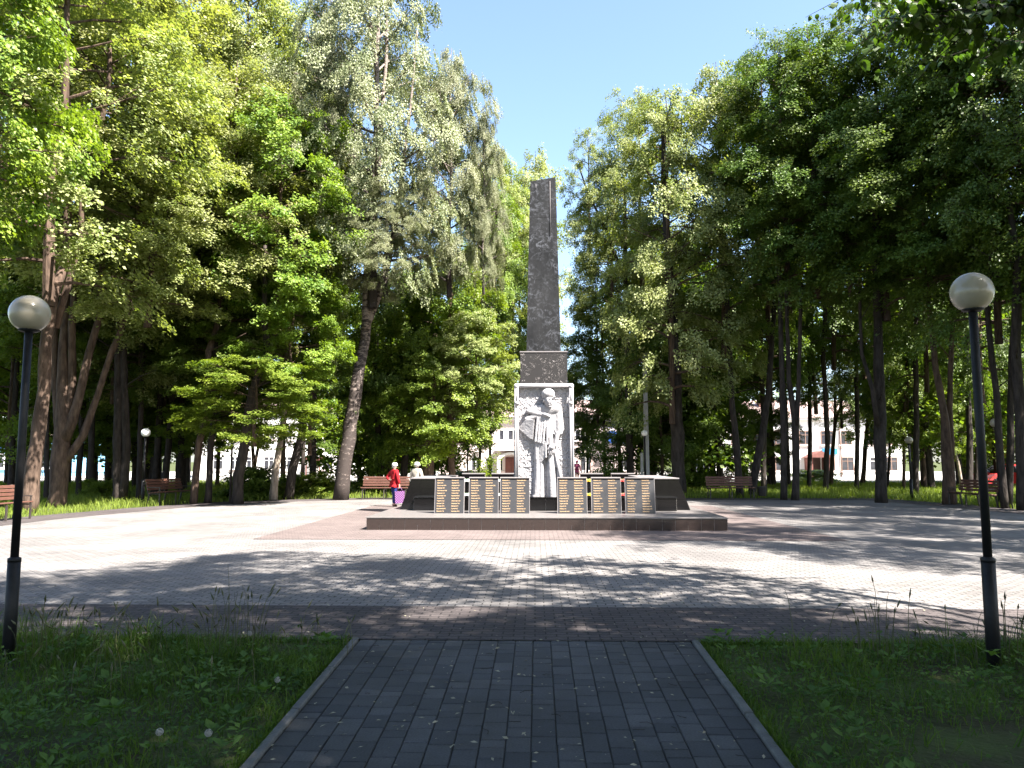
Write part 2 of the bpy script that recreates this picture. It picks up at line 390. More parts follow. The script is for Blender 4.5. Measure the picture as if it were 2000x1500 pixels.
def house(name, pxl, pxr, d, z_eave, label, wall, roof_h, depth=11, band=True, ridge_in=3.5):
    a, b_ = GB(pxl, d, 2.0), GB(pxr, d, 2.0)
    Wd = (Vector(b_) - Vector(a)).length
    e = empty(name, (a[0], a[1], 0), label, 'building'); e.rotation_euler = (0, 0, math.atan2(b_[1] - a[1], b_[0] - a[0]))
    w = MB(); w.box(0, Wd, 0, depth, -.1, z_eave); 
    if band: w.box(-.04, Wd + .04, -.05, depth + .05, -.08, .45)
    w.build('wall', [wall], e)
    co = MB(); co.box(-.3, Wd + .3, -.35, depth + .3, z_eave + .002, z_eave + .22); co.build('cornice', M['plaster_white'], e)
    r = MB(); z0 = z_eave + .222; o_ = .45
    r.add([(-o_, -o_, z0), (Wd + o_, -o_, z0), (Wd + o_, depth + o_, z0), (-o_, depth + o_, z0), (ridge_in, depth / 2, z0 + roof_h), (Wd - ridge_in, depth / 2, z0 + roof_h)],
          [(0, 1, 5, 4), (1, 2, 5), (2, 3, 4, 5), (3, 0, 4), (3, 2, 1, 0)])
    ro = r.build('roof', M['roof_pink'], e)
    return e, Wd, ro
# right-hand white block
D1 = 78.0
e1, W1, ro = house('white_house', 1395, 1762, D1, 5.75, 'white two-storey building with brown windows, orange porch and blue sign', M['plaster_white'], 2.2)
def lx(px, e, d): return (Vector(GB(px, d, 2.0)) - e.location).length * (1 if px > 0 else -1)
for px in (1420, 1465, 1510, 1570, 1603 - 8 + 18, 1650, 1692 + 8, 1738):
    x = lx(px, e1, D1)
    window(e1, x - .62, x + .62, 0, 3.25, 4.65, M['frame_brown'])
for px in (1425, 1470, 1520, 1615, 1652, 1738):
    x = lx(px, e1, D1); window(e1, x - .62, x + .62, 0, .62, 2.0, M['frame_brown'])
x = lx(1703, e1, D1); window(e1, x - .4, x + .4, 0, .62, 2.0, M['frame_white'], 1)
x = lx(1586, e1, D1); p = MB()
p.box(x - 1.0, x - .75, -1.6, -.003, -.1, 2.0); p.box(x + .75, x + 1.0, -1.6, -.003, -.1, 2.0)
p.add([(x - 1.3, -1.9, 1.95), (x, -1.9, 2.6), (x + 1.3, -1.9, 1.95), (x - 1.3, -.004, 1.95), (x, -.004, 2.6), (x + 1.3, -.004, 1.95)],
      [(0, 2, 1), (0, 1, 4, 3), (1, 2, 5, 4), (3, 4, 5), (0, 3, 5, 2)])
p.build('porch', M['porch_red'], e1)
p = MB(); p.box(x - .6, x + .6, -.08, -.004, 0.0, 1.9); p.build('door', M['door_dark'], e1)
x0, x1 = lx(1602, e1, D1), lx(1632, e1, D1); p = MB(); p.box(x0, x1, -.12, -.06, 2.25, 2.85, bev=.01); p.build('sign_board', M['sign_blue'], e1)
p = MB(); xx = lx(1639, e1, D1); p.tube([(xx, -.12, 0), (xx, -.12, 5.6)], .07); p.build('downpipe', M['frame_brown'], e1)
for zz in (5.98,):
    p = MB(); p.box(W1 * .3, W1 * .3 + .9, 3.0, 3.9, 6.6, 8.6); p.build('chimney', M['porch_red'], ro)
# centre building with an arched porch
D2 = 70.0
e2, W2, ro = house('pale_house', 858, 1245, D2, 5.35, 'pale pinkish two-storey house with arched porch behind the white stone relief', M['plaster_pink'], 2.0)
for px in (880, 925, 972, 996, 1130, 1150, 1232):
    x = lx(px, e2, D2); hw = .25 if px == 972 else .5
    window(e2, x - hw, x + hw, 0, 3.45, 4.45, M['frame_white'], 1 if px == 972 else 2, transom=False)
for px, hw in ((915, .42), (947, .3), (968, .3), (1141, .45), (1215, .5)):
    x = lx(px, e2, D2); window(e2, x - hw, x + hw, 0, .7, 2.0, M['frame_white'], 2, transom=False)
x = lx(992, e2, D2); p = MB(); ar = 12
pts = [(x - 1.25, 0.0), (x - 1.25, 1.75)] + [(x - 1.25 * math.cos(math.pi * i / ar), 1.75 + .62 * math.sin(math.pi * i / ar)) for i in range(1, ar)] + [(x + 1.25, 1.75), (x + 1.25, 0)]
inn = [(x + (a - x) * .80, b_ if b_ < .1 else b_ - .18) for a, b_ in pts]; n_ = len(pts)
vs = [(a, -1.5, z) for a, z in pts] + [(a, -1.5, z) for a, z in inn] + [(a, -.004, z) for a, z in pts] + [(a, -.004, z) for a, z in inn]
fs = []
for i in range(n_ - 1):
    fs += [(i, i + 1, n_ + i + 1, n_ + i), (i + 1, i, 2 * n_ + i, 2 * n_ + i + 1), (n_ + i, n_ + i + 1, 3 * n_ + i + 1, 3 * n_ + i)]
p.add(vs, fs); p.box(x - 1.5, x + 1.5, -1.7, -.005, 2.52, 2.66); p.build('porch', M['plaster_white'], e2)
p = MB(); p.box(x - .55, x + .55, -.09, -.006, 0.0, 1.95); p.box(x - .5, x - .03, -.13, -.092, .1, 1.85); p.box(x + .03, x + .5, -.13, -.092, .1, 1.85); p.build('door', M['porch_red'], e2)
x0, x1 = lx(1184, e2, D2), lx(1214, e2, D2); p = MB(); p.box(x0, x1, -1.0, -.05, 3.2, 4.25, bev=.02); p.build('sign_board', M['canopy_blue'], e2)
p = MB(); p.box(W2 * .62, W2 * .62 + .8, 3.2, 4.0, 6.2, 8.2); p.build('chimney', M['porch_red'], ro)
# white block on the left, half hidden by the maples
D3 = 76.0
e3, W3, ro = house('long_white_house', 385, 668, D3, 6.4, 'long white plastered building behind the leaning trunks, small red canopy at its end', M['plaster_white'], 2.0)
for px in (398, 448, 484, 520, 556, 592, 636):
    x = lx(px, e3, D3)
    if px != 592: window(e3, x - .5, x + .5, 0, .75, 2.05, M['frame_white'], 2)
    window(e3, x - .5, x + .5, 0, 3.7, 5.0, M['frame_white'], 2)
x = lx(613, e3, D3); p = MB(); p.box(x - .75, x + .75, -1.1, -.01, 1.55, 2.0); p.box(x - .7, x - .6, -1.0, -.9, 0, 1.55); p.box(x + .6, x + .7, -1.0, -.9, 0, 1.55); p.build('red_canopy', M['porch_red'], e3)
p = MB(); p.box(x - .45, x + .45, -.08, -.005, 0, 1.5); p.build('door', M['frame_white'], e3)
# blue shop far left
D4 = 84.0
e4, W4, ro = house('blue_shop', -130, 150, D4, 4.1, 'pale blue single-storey shop glimpsed past the lamp and trunks', M['shop_blue'], .5, band=False)
for px in (-90, -40, 10, 45, 95):
    x = lx(px, e4, D4) if px > -120 else 1; window(e4, x - .9, x + .9, 0, .8, 2.4, M['frame_white'], 3)
p = MB(); x = W4 * .55; p.box(x - 3, x + 3, -.1, -.03, 3.0, 3.7); p.build('sign_board', M['canopy_blue'], e4)
# dark pipe gate and low railings
def railing(name, pa, pb_, h, n, label, cat, mat, r=.02):
    a, b_ = Vector(pa), Vector(pb_); e = empty(name, a, label, cat); d_ = b_ - a
    rl = MB()
    for z in (h, h * .45): rl.tube([(0, 0, z), tuple(d_ + Vector((0, 0, z)))], r, 6)
    rl.build('rail', mat, e); ps = MB()
    for i in range(n + 1):
        q = d_ * (i / n); ps.tube([(q.x, q.y, -.05), (q.x, q.y, h + .03)], r, 6)
    ps.build('bar_infill', mat, e)
railing('railing', GB(60, 56, 0), GB(300, 56, 0), .8, 22, 'thin low metal railing along the pale road beyond the multi-stemmed lime', 'railing', M['iron'])
railing('gate', GB(1154, 62, 0), GB(1173, 58.5, 0), 1.75, 9, 'tall dark barred gate standing ajar between two small globe lamps', 'gate', M['frame_brown'], .03)
# ------------------------------------------------------------------ memorial: plinth, walls, obelisk, name slabs
def tiles(mb, o, u, v, nrm, wu, hv, rows, cols_by_row, m=0, gap=.006, proud=.006):
    "stone tiles standing proud of a core face; rows: list of (v0,v1), cols: list of u breaks per row"
    o, u, v, nrm = map(Vector, (o, u, v, nrm))
    for (v0, v1), br in zip(rows, cols_by_row):
        for a, b_ in zip(br[:-1], br[1:]):
            a2, b2, c0, c1 = a + gap / 2, b_ - gap / 2, v0 + gap / 2, v1 - gap / 2
            lo = [o + u * a2 + v * c0, o + u * b2 + v * c0, o + u * b2 + v * c1, o + u * a2 + v * c1]
            mb.hexa(lo, [p + nrm * proud for p in lo], m)
rng = random.Random(11)
plinth = empty('memorial_plinth', (MX, MY, 0), 'wide black granite plinth with sloping end walls under the obelisk', 'plinth')
HW, Y0, Y1, HP = 4.2, 18.15 - MY, 26.4 - MY, .31
p = MB(); p.box(-HW, HW, Y0, Y1, -.02, HP - .03)
p.build('base', M['grout'], plinth)
p = MB(); p.box(-HW - .02, HW + .02, Y0 - .02, Y1 + .02, HP - .028, HP, bev=.006); p.build('base_top', M['granite_top'], plinth)
def breaks(w, step, jit=True):
    b_ = [0.0]
    while b_[-1] < w - step * .7: b_.append(min(w, b_[-1] + (step if not jit else rng.choice([step, step, step * .5, step]))))
    b_[-1] = w; return b_
p = MB(); w = 2 * HW
b1 = breaks(w, .30, False); b1 = [x for i, x in enumerate(b1) if i % 3 != 1 or i > len(b1) - 2]; b2 = breaks(w, .30, False)
for (o, u, n_) in (((-HW, Y0, -.02), (1, 0, 0), (0, -1, 0)), ((HW, Y0, -.02), (0, 1, 0), (1, 0, 0)), ((-HW, Y1, -.02), (0, -1, 0), (-1, 0, 0)), ((HW, Y1, -.02), (-1, 0, 0), (0, 1, 0))):
    ww = w if u[1] == 0 else Y1 - Y0
    f = lambda b: [x * ww / w for x in b]
    tiles(p, o, u, (0, 0, 1), n_, ww, .3, [(0.01, .151), (.145, .298)], [f(b2), f(b1)])
p.build('base_cladding', M['granite_side'], plinth)
# step that carries the stele and runs behind the slabs
p = MB(); p.box(-3.45, 3.45, 20.4 - MY, 24.0 - MY, HP + .002, .645); p.build('step', M['grout'], plinth)
p = MB(); ww = 6.9
for (o, u, n_, ww) in (((-3.45, 20.4 - MY, HP), (1, 0, 0), (0, -1, 0), 6.9), ((3.45, 20.4 - MY, HP), (0, 1, 0), (1, 0, 0), 3.6), ((-3.45, 24.0 - MY, HP), (0, -1, 0), (-1, 0, 0), 3.6)):
    tiles(p, o, u, (0, 0, 1), n_, ww, .33, [(.004, .335)], [breaks(ww, .58, False)])
p.box(-3.47, 3.47, 20.375 - MY, 24.02 - MY, .647, .672, bev=.005)
p.build('step_cladding', M['granite_black'], plinth)
# sloping end walls
for sx in (-1, 1):
    xb, xt, xi = sx * 3.88, sx * 3.58, sx * 2.70
    ya, yb = 20.85 - MY, 24.6 - MY; zt = 1.13
    bot = [(xb, ya, HP + .002), (xi, ya, HP + .002), (xi, yb, HP + .002), (xb, yb, HP + .002)]
    top = [(xt, ya, zt), (xi, ya, zt), (xi, yb, zt), (xt, yb, zt)]
    if sx > 0: bot = [bot[1], bot[0], bot[3], bot[2]]; top = [top[1], top[0], top[3], top[2]]
    p = MB(); p.hexa(bot, top); wl = p.build('end_wall', M['granite_black'], plinth)
    c = MB(); hh = zt - HP
    for (v0, v1), br in (((.0, .28), (0, .55, 1)), ((.28, .56), (0, .38, 1)), ((.56, .815), (0, .3, 1))):
        for fa, fb in zip(br[:-1], br[1:]):
            pts = []
            for (fu, vv) in ((fa, v0 + .003), (fb, v0 + .003), (fb, v1 - .003), (fa, v1 - .003)):
                xo = xb + (xt - xb) * vv / hh
                x = xo + (xi - xo) * fu; x += (.003 if fu == fa else -.003) * (1 if xi > xo else -1)
                pts.append(Vector((x, ya, HP + vv)))
            if sx > 0: pts = [pts[1], pts[0], pts[3], pts[2]]
            c.hexa(pts, [q + Vector((0, -.012, 0)) for q in pts])
    # outer sloping face in three courses
    for (v0, v1) in ((.0, .28), (.28, .56), (.56, .815)):
        for ka in range(5):
            y0_, y1_ = ya + (yb - ya) * ka / 5 + .003, ya + (yb - ya) * (ka + 1) / 5 - .003
            f = lambda vv, yy: Vector((xb + (xt - xb) * vv / hh, yy, HP + vv))
            pts = [f(v0 + .003, y0_), f(v0 + .003, y1_), f(v1 - .003, y1_), f(v1 - .003, y0_)]
            nn = Vector((sx * hh, 0, .3)).normalized() * .012
            if sx < 0: pts = [pts[1], pts[0], pts[3], pts[2]]
            c.hexa(pts, [q + nn for q in pts])
    c.build('cladding', M['granite_black'], wl)
    c = MB(); xo_ = xt + sx * .03
    c.box(min(xo_, xi), max(xo_, xi), ya - .03, yb + .03, zt + .002, zt + .032, bev=.004); c.build('coping', M['slab_edge'], wl)  # pale colour stands in for reflection on the polished wall top

# obelisk
m, nt, b, N, L = nodes('weathered_dark_granite')
tc = N("TexCoord"); mp = N("Mapping"); mp.inputs["Scale"].default_value = (1, 1, .35); L(tc.outputs["Object"], mp.inputs[0])
n1 = N("TexNoise", i_Scale=2.2, i_Detail=7.0, i_Roughness=.7); L(mp.outputs[0], n1.inputs["Vector"])
r1 = ramp(N, (.0055, .006, .007), (.022, .022, .0232), .3, .7); L(n1.outputs["Fac"], r1.inputs[0])
n2 = N("TexNoise", i_Scale=7.0, i_Detail=8.0, i_Roughness=.75, i_Distortion=1.2); L(tc.outputs["Object"], n2.inputs["Vector"])
r2 = ramp(N, (0, 0, 0), (1, 1, 1),   .50, .63); L(n2.outputs["Fac"], r2.inputs[0])
n3 = N("TexNoise", i_Scale=1.1, i_Detail=3.0); L(tc.outputs["Object"], n3.inputs["Vector"]); r3 = ramp(N, (0,) * 3, (.9,) * 3, .38, .58); L(n3.outputs["Fac"], r3.inputs[0])
mm = N("Math", operation='MULTIPLY'); L(r2.outputs[0], mm.inputs[0]); L(r3.outputs[0], mm.inputs[1])
mx = N("MixRGB"); mx.inputs[2].default_value = (.085, .088, .10, 1); L(mm.outputs[0], mx.inputs[0]); L(r1.outputs[0], mx.inputs[1]); L(mx.outputs[0], b.inputs["Base Color"])
b.inputs["Roughness"].default_value = .6; b.inputs["Specular IOR Level"].default_value = .14
bp = N("Bump", i_Strength=.35, i_Distance=.01); L(n2.outputs["Fac"], bp.inputs["Height"]); L(bp.outputs[0], b.inputs["Normal"])
M['obelisk'] = m
def _scratch(name, base, hi):
    m, nt, b, N, L = nodes(name)
    tc = N("TexCoord"); n1 = N("TexNoise", i_Scale=5.0, i_Detail=2.0, i_Distortion=2.6); L(tc.outputs["Object"], n1.inputs["Vector"])
    a = N("Math", operation='SUBTRACT'); a.inputs[1].default_value = .5; L(n1.outputs["Fac"], a.inputs[0])
    ab = N("Math", operation='ABSOLUTE'); L(a.outputs[0], ab.inputs[0])
    r = ramp(N, (1, 1, 1), (0, 0, 0), .004, .022); L(ab.outputs[0], r.inputs[0])
    n2 = N("TexNoise", i_Scale=6.0, i_Detail=2.0); L(tc.outputs["Object"], n2.inputs["Vector"]); r2 = ramp(N, (0,) * 3, (1,) * 3, .44, .52); L(n2.outputs["Fac"], r2.inputs[0])
    mu = N("Math", operation='MULTIPLY'); L(r.outputs[0], mu.inputs[0]); L(r2.outputs[0], mu.inputs[1])
    mx = N("MixRGB"); mx.inputs[1].default_value = c4(base); mx.inputs[2].default_value = c4(hi); L(mu.outputs[0], mx.inputs[0]); L(mx.outputs[0], b.inputs["Base Color"])
    b.inputs["Roughness"].default_value = .5
    bp = N("Bump", i_Strength=1.0, i_Distance=.02); L(mu.outputs[0], bp.inputs["Height"]); L(bp.outputs[0], b.inputs["Normal"])
    return m
M['carved'] = _scratch('scratched_dark_granite', (.015, .0125, .0125), (.20, .175, .17))
ob = empty('memorial_obelisk', (MX, MY, .672), 'tall dark granite obelisk with white carved soldier relief at its foot', 'monument')
OZ = .672
YF = 21.05 - MY
zs0, zs1 = 4.62 - OZ, 9.62 - OZ
p = MB(); hb, ht = .475, .355; dep = .80
nseg = [0, .27, .47, .80, 1.0]
# three stacked stones with fine joints, slanted top
cuts = [0, .405, .765, 1.0]
for a, b_ in zip(cuts[:-1], cuts[1:]):
    za, zb = zs0 + (zs1 - zs0) * a + (.006 if a else 0), zs0 + (zs1 - zs0) * b_
    wa, wb = hb + (ht - hb) * a, hb + (ht - hb) * b_
    ya_, yb_ = YF + .06 * a, YF + .06 * b_
    if a: wa += .006
    lft = -.11 if b_ == 1.0 else 0
    p.hexa([(-wa, ya_, za), (wa, ya_, za), (wa, YF + dep - .05 * a, za), (-wa, YF + dep - .05 * a, za)],
           [(-wb, yb_, zb + lft), (wb, yb_, zb), (wb, YF + dep - .05 * b_, zb), (-wb, YF + dep - .05 * b_, zb + lft)])
sh = p.build('shaft', M['obelisk'], ob)
c = MB(); c.tube([(.20, YF + .045, zs1 - .12), (.20, YF + .02, zs1 - 1.7)], .007, 5); c.build('cable', M['slab_edge'], sh)
for (xx, zz) in ((-.2, zs1 - .2),):
    c = MB(); c.tube([(xx, YF + .05, zz), (xx, YF + .035, zz - .16)], .006, 5); c.build('cable_stub', M['slab_edge'], sh)
p = MB(); w = .645; p.box(-w, w, YF - .10, YF + .95, 3.72 - OZ, 4.585 - OZ, bev=.006); cb_ = p.build('carved_block', M['carved'], ob)
p = MB(); p.box(-w - .015, w + .015, YF - .115, YF + .965, 4.587 - OZ, 4.618 - OZ, bev=.004); p.build('ledge', M['slab_edge'], cb_)

# white relief: one continuous carved height field
SXY = 327.0
def rx(x): return (x - 455) / SXY
def rz(y): return (1362 - y) / SXY
NX, NZ = 210, 390
xs = np.linspace(-.81, .81, NX); zs = np.linspace(0, 2.94, NZ); XX, ZZ = np.meshgrid(xs, zs)
nr = np.random.RandomState(3)
def vnoise(scale):
    gx, gz = int(1.62 * scale) + 3, int(2.94 * scale) + 3; g_ = nr.rand(gz, gx)
    fx, fz = (XX + .81) * scale, ZZ * scale; i, j = fx.astype(int), fz.astype(int); a, b_ = fx - i, fz - j
    a, b_ = a * a * (3 - 2 * a), b_ * b_ * (3 - 2 * b_)
    return (g_[j, i] * (1 - a) + g_[j, i + 1] * a) * (1 - b_) + (g_[j + 1, i] * (1 - a) + g_[j + 1, i + 1] * a) * b_
rough = (vnoise(28) - .5) * .022 + (vnoise(14) - .5) * .02 + (vnoise(55) - .5) * .012
H0 = rough.copy()
for yy in (670, 868, 1112): H0 -= .018 * np.exp(-((ZZ - rz(yy)) / .009) ** 2)
FG = np.full_like(H0, -1.0)
def cap(x0, y0, x1, y1, r0, r1, base=0.0, flat=1.0, target=None):
    global FG
    a = np.array([rx(x0), rz(y0)]); b_ = np.array([rx(x1), rz(y1)]); ab = b_ - a
    t = np.clip(((XX - a[0]) * ab[0] + (ZZ - a[1]) * ab[1]) / max(1e-9, ab @ ab), 0, 1)
    d = np.hypot(XX - a[0] - t * ab[0], ZZ - a[1] - t * ab[1]); r = (r0 + (r1 - r0) * t) / SXY
    h = np.where(d < r, base + flat * np.sqrt(np.maximum(r * r - d * d, 0)), -1); FG = np.maximum(FG, h)
def ell(x, y, ax, ay, dep, base=0.0, rot=0.0):
    global FG
    dx, dz = XX - rx(x), ZZ - rz(y); c_, s_ = math.cos(rot), math.sin(rot)
    q = ((dx * c_ + dz * s_) / (ax / SXY)) ** 2 + ((-dx * s_ + dz * c_) / (ay / SXY)) ** 2
    FG = np.maximum(FG, np.where(q < 1, base + dep * np.sqrt(np.maximum(1 - q, 0)), -1))
def pol(pts, hs):
    "polygon whose height is a plane fitted through the corner heights"
    global FG
    P_ = np.array([(rx(x), rz(y)) for x, y in pts]); A = np.c_[P_, np.ones(len(P_))]; co, *_ = np.linalg.lstsq(A, np.array(hs), rcond=None)
    ins = np.zeros(XX.shape, bool); n = len(P_)
    for i in range(n):
        (xa, za), (xb, zb) = P_[i], P_[(i + 1) % n]
        cnd = ((za > ZZ) != (zb > ZZ)) & (XX < (xb - xa) * (ZZ - za) / (zb - za + 1e-12) + xa); ins ^= cnd
    FG = np.maximum(FG, np.where(ins, co[0] * XX + co[1] * ZZ + co[2], -1))
def carve(x0, y0, x1, y1, r, depth):
    global FG
    a = np.array([rx(x0), rz(y0)]); b_ = np.array([rx(x1), rz(y1)]); ab = b_ - a
    t = np.clip(((XX - a[0]) * ab[0] + (ZZ - a[1]) * ab[1]) / (ab @ ab), 0, 1); d = np.hypot(XX - a[0] - t * ab[0], ZZ - a[1] - t * ab[1])
    FG = np.where(FG > -.5, FG - depth * np.exp(-(d / (r / SXY)) ** 2), FG)
# long coat
pol([(378, 850), (560, 850), (590, 1362), (335, 1362)], [.10, .10, .16, .16])
cap(392, 860, 400, 1362, 22, 26, .10, .8); cap(440, 900, 430, 1362, 16, 24, .12, .8); cap(505, 900, 530, 1362, 24, 34, .13, .8); cap(560, 880, 580, 1362, 12, 18, .10, .8)
carve(352, 880, 338, 1362, 14, .16); carve(362, 1060, 352, 1340, 14, .10); carve(462, 1000, 468, 1362, 18, .22); carve(560, 1120, 566, 1362, 8, .12)
# cape and shoulders
pol([(330, 588), (470, 566), (575, 562), (605, 680), (618, 805), (560, 812), (520, 740), (430, 660)], [.14, .22, .18, .16, .12, .14, .24, .22])
cap(360, 600, 440, 590, 30, 42, .14, .7); cap(575, 600, 600, 770, 42, 34, .10, .8); cap(430, 600, 560, 590, 46, 46, .14, .8)
pol([(500, 660), (605, 690), (560, 830), (510, 800)], [.20, .14, .12, .18])
# big angular fold of the flag on the left
pol([(222, 765), (300, 682), (372, 690), (330, 860)], [.05, .25, .28, .16]); pol([(222, 765), (330, 860), (358, 866), (372, 690), (345, 760)], [.05, .2, .16, .26, .29])
cap(300, 682, 395, 650, 18, 26, .16, .9); cap(318, 612, 470, 650, 22, 24, .20, .9)
# left hand laid on the chest
ell(470, 648, 34, 18, .12, .24, -.25)
for k in range(4): cap(462 + k * 6, 640 + k * 7, 502 + k * 2, 646 + k * 6, 6, 4.5, .30, 1)
cap(455, 645, 478, 668, 7, 5, .29, 1)
# bundle of hanging folds
for k, (xt, xb) in enumerate(((380, 378), (402, 402), (424, 420), (446, 445), (462, 482), (476, 508), (490, 528))):
    cap(xt + 20, 668 + k, xb, 880 + (k * 6), 13, 10, .22 - .01 * abs(k - 3), 1)
pol([(362, 862), (446, 872), (415, 975), (385, 940)], [.16, .22, .14, .12])
pol([(446, 880), (470, 880), (480, 1022), (462, 1030), (412, 1088), (408, 960)], [.24, .26, .26, .22, .14, .16])
# sleeve, forearm and lowered hand
cap(590, 700, 592, 800, 36, 30, .12, .8); cap(575, 815, 552, 915, 22, 17, .16, .9)
ell(522, 935, 28, 26, .13, .20, .4)
for k, (fx, fy, l) in enumerate(((502, 950, 34), (512, 958, 40), (524, 960, 38), (536, 956, 30))): cap(fx + 6, fy - 16, fx - 12 + k * 3, fy + l, 6.5, 4.5, .26, 1)
cap(505, 925, 488, 952, 8, 6, .26, 1)
# lowered rifle
cap(545, 960, 600, 1190, 9, 15, .16, 1); cap(470, 905, 470, 1020, 8, 8, .24, 1)
# neck, head, cap
cap(490, 590, 500, 540, 30, 28, .16, .9)
ell(497, 520, 44, 62, .24, .20, .15)
ell(492, 462, 60, 52, .27, .19, .12); cap(448, 492, 546, 486, 10, 10, .30, 1)
cap(512, 508, 516, 540, 7, 9, .40, 1); cap(488, 508, 508, 506, 5, 5, .40, .9); cap(522, 504, 540, 502, 5, 5, .385, .9)
cap(498, 560, 522, 556, 5, 5, .40, .8); ell(508, 576, 16, 11, .07, .33); ell(453, 520, 9, 18, .06, .30)
carve(498, 517, 504, 516, 7, .04); carve(526, 513, 534, 512, 7, .04); carve(500, 566, 520, 562, 4, .02)
FGm = FG > -.5
FG = np.where(FGm, FG * .68 + rough * .18, FG)
def heightmesh(name, H, mask, mat, z_off, parent, smooth=False):
    V = np.c_[XX.ravel(), (-H).ravel(), ZZ.ravel()]; idx = np.arange(NX * NZ).reshape(NZ, NX)
    q = np.stack([idx[:-1, :-1], idx[:-1, 1:], idx[1:, 1:], idx[1:, :-1]], -1).reshape(-1, 4)
    if mask is not None:
        mk = mask[:-1, :-1] | mask[:-1, 1:] | mask[1:, 1:] | mask[1:, :-1]; q = q[mk.ravel()]
        used = np.unique(q); re = np.zeros(NX * NZ, int); re[used] = np.arange(len(used)); V = V[used]; q = re[q]
    return obj(name, np_mesh(name, V, quads=q, mats=[mat], smooth=smooth), parent, (0, z_off, 0))
YR = 20.95 - MY
p = MB(); p.box(-.815, .815, YR + .03, YR + 1.25, .002, 3.04, bev=.005); rp = p.build('relief_panel', M['white_stone'], ob)
o = heightmesh('background', H0, None, M['rough_stone'], YR, rp)
o = heightmesh('carved_figure', np.where(FGm, FG, -.03), FGm, M['white_stone'], YR, rp, smooth=True)
f = MB()
for sx in (-1, 1):
    x = sx * .745
    f.box(x - .055, x + .055, YR - .14, YR - .005, .004, 2.62, bev=.012)
    for dx in (-.03, .03): f.tube([(x + dx, YR - .14, .01), (x + dx, YR - .14, 2.94)], .026, 8)
    f.ball((x - sx * .015, YR - .15, 2.50), .075, 14, 10, sq=(1, 1, .8)); f.tube([(x - sx * .01, YR - .13, 2.5), (x - sx * .01, YR - .13, 2.92)], .045, 10)
    f.ball((x, YR - .12, 2.96), .07, 12, 8)
f.tube([(-.76, YR - .10, 2.97), (-.3, YR - .09, 2.975), (.2, YR - .10, 2.97), (.76, YR - .10, 2.975)], .04, 10)
f.box(-.80, .80, YR - .08, YR + .03, 2.965, 3.05, bev=.02)
f.build('frame', M['white_stone'], rp)

# name slabs
rngn = random.Random(21)
SUR = ["Иванов", "Петров", "Пермяков", "Мохов", "Лыков", "Орлов", "Соколов", "Кириллов", "Белов", "Зайцев", "Сергеев", "Коротаев", "Фёдоров", "Шилов", "Гусев", "Воробьёв", "Третьяков", "Щукин", "Носков", "Рябов", "Зуев", "Баранов", "Черных", "Волков", "Попов", "Наумов", "Леонтьев", "Тарасов", "Быков", "Ершов"]
def text_mesh(lines, size, lead):
    cu = bpy.data.curves.new('inscription', 'FONT'); cu.body = "\n".join(lines); cu.size = size; cu.space_line = lead / size; cu.extrude = .0015; cu.resolution_u = 2; cu.offset = .0009
    t = bpy.data.objects.new('inscription', cu); C.objects.link(t); dg = bpy.context.evaluated_depsgraph_get(); dg.update()
    me = bpy.data.meshes.new_from_object(t.evaluated_get(dg)); bpy.data.objects.remove(t); return me
SW, SH, ST = .735, .90, .10
SLOT = (847, 916, 977, 1089, 1156, 1221); SLOTR = (906, 972, 1034, 1147, 1213, 1280)
WHERE = ['outermost on the side of the two women', 'between the outermost slab and the one beside the relief, women side', 'beside the left foot of the carved soldier',
         'beside the carved soldier on the utility-pole side', 'middle one of the three on the utility-pole side', 'outermost on the utility-pole side, next to the end wall']
tilt = R(9)
def slab_mesh():
    p = MB(); p.box(-SW / 2, SW / 2, 0, ST, 0, SH - .02, bev=.004); return p
for i, (a, b_) in enumerate(zip(SLOT, SLOTR)):
    pt = GB((a + b_) / 2, 19.42, .33)
    e = empty('name_slab', (pt[0], 19.42, HP), 'grey granite name slab with gold names, ' + WHERE[i], 'name slab', 'name slabs along the front of the plinth')
    e.rotation_euler = (-tilt, 0, 0)
    slab_mesh().build('panel', M['slab'], e)
    c = MB(); c.box(-SW / 2 - .005, SW / 2 + .005, -.004, ST + .01, SH - .018, SH + .012, bev=.003); c.box(-SW / 2 - .006, -SW / 2 + .005, -.003, ST, 0, SH - .02); c.box(SW / 2 - .005, SW / 2 + .006, -.003, ST, 0, SH - .02)
    c.build('edging', M['slab_edge'], e)
    c = MB(); c.box(-SW / 2 + .015, SW / 2 - .015, -.008, -.0005, SH - .052, SH - .02); c.build('cap_strip', M['granite_black'], e)
    c = MB(); c.box(-.3, .3, ST + .02, ST + .5, .002, .3); c.build('stand', M['granite_black'], e)
    for k, x0 in enumerate((-SW / 2 + .05, .05)):
        lines = ["%s %s.%s." % (rngn.choice(SUR), rngn.choice("АВГИНПСФМ"), rngn.choice("АВГИНПСФМ")) for _ in range(13)]
        t = obj('inscription', text_mesh(lines, .034, .0645), e, (x0, -.0035, SH - .085)); t.rotation_euler = (R(90), 0, 0); t.data.materials.append(M['gold'])
BACK = ((902, 948, 'behind the slab next to the women'), (962, 1003, 'partly behind the relief on the women side'), (1132, 1178, 'just beside the relief on the utility-pole side'), (1193, 1238, 'nearest the right end wall'))
for a, b_, wh in BACK:
    pt = GB((a + b_) / 2, 24.9, 1.0)
    e = empty('name_slab', (pt[0], 24.9, HP), 'black back of a rear name slab, ' + wh, 'name slab', 'name slabs along the back of the plinth', )
    e.rotation_euler = (tilt * .4, 0, 0)
    slab_mesh().build('panel', M['granite_black'], e)
    c = MB(); c.box(-SW / 2 - .005, SW / 2 + .005, -.01, ST + .01, SH - .018, SH + .012, bev=.003); c.build('edging', M['slab_edge'], e)
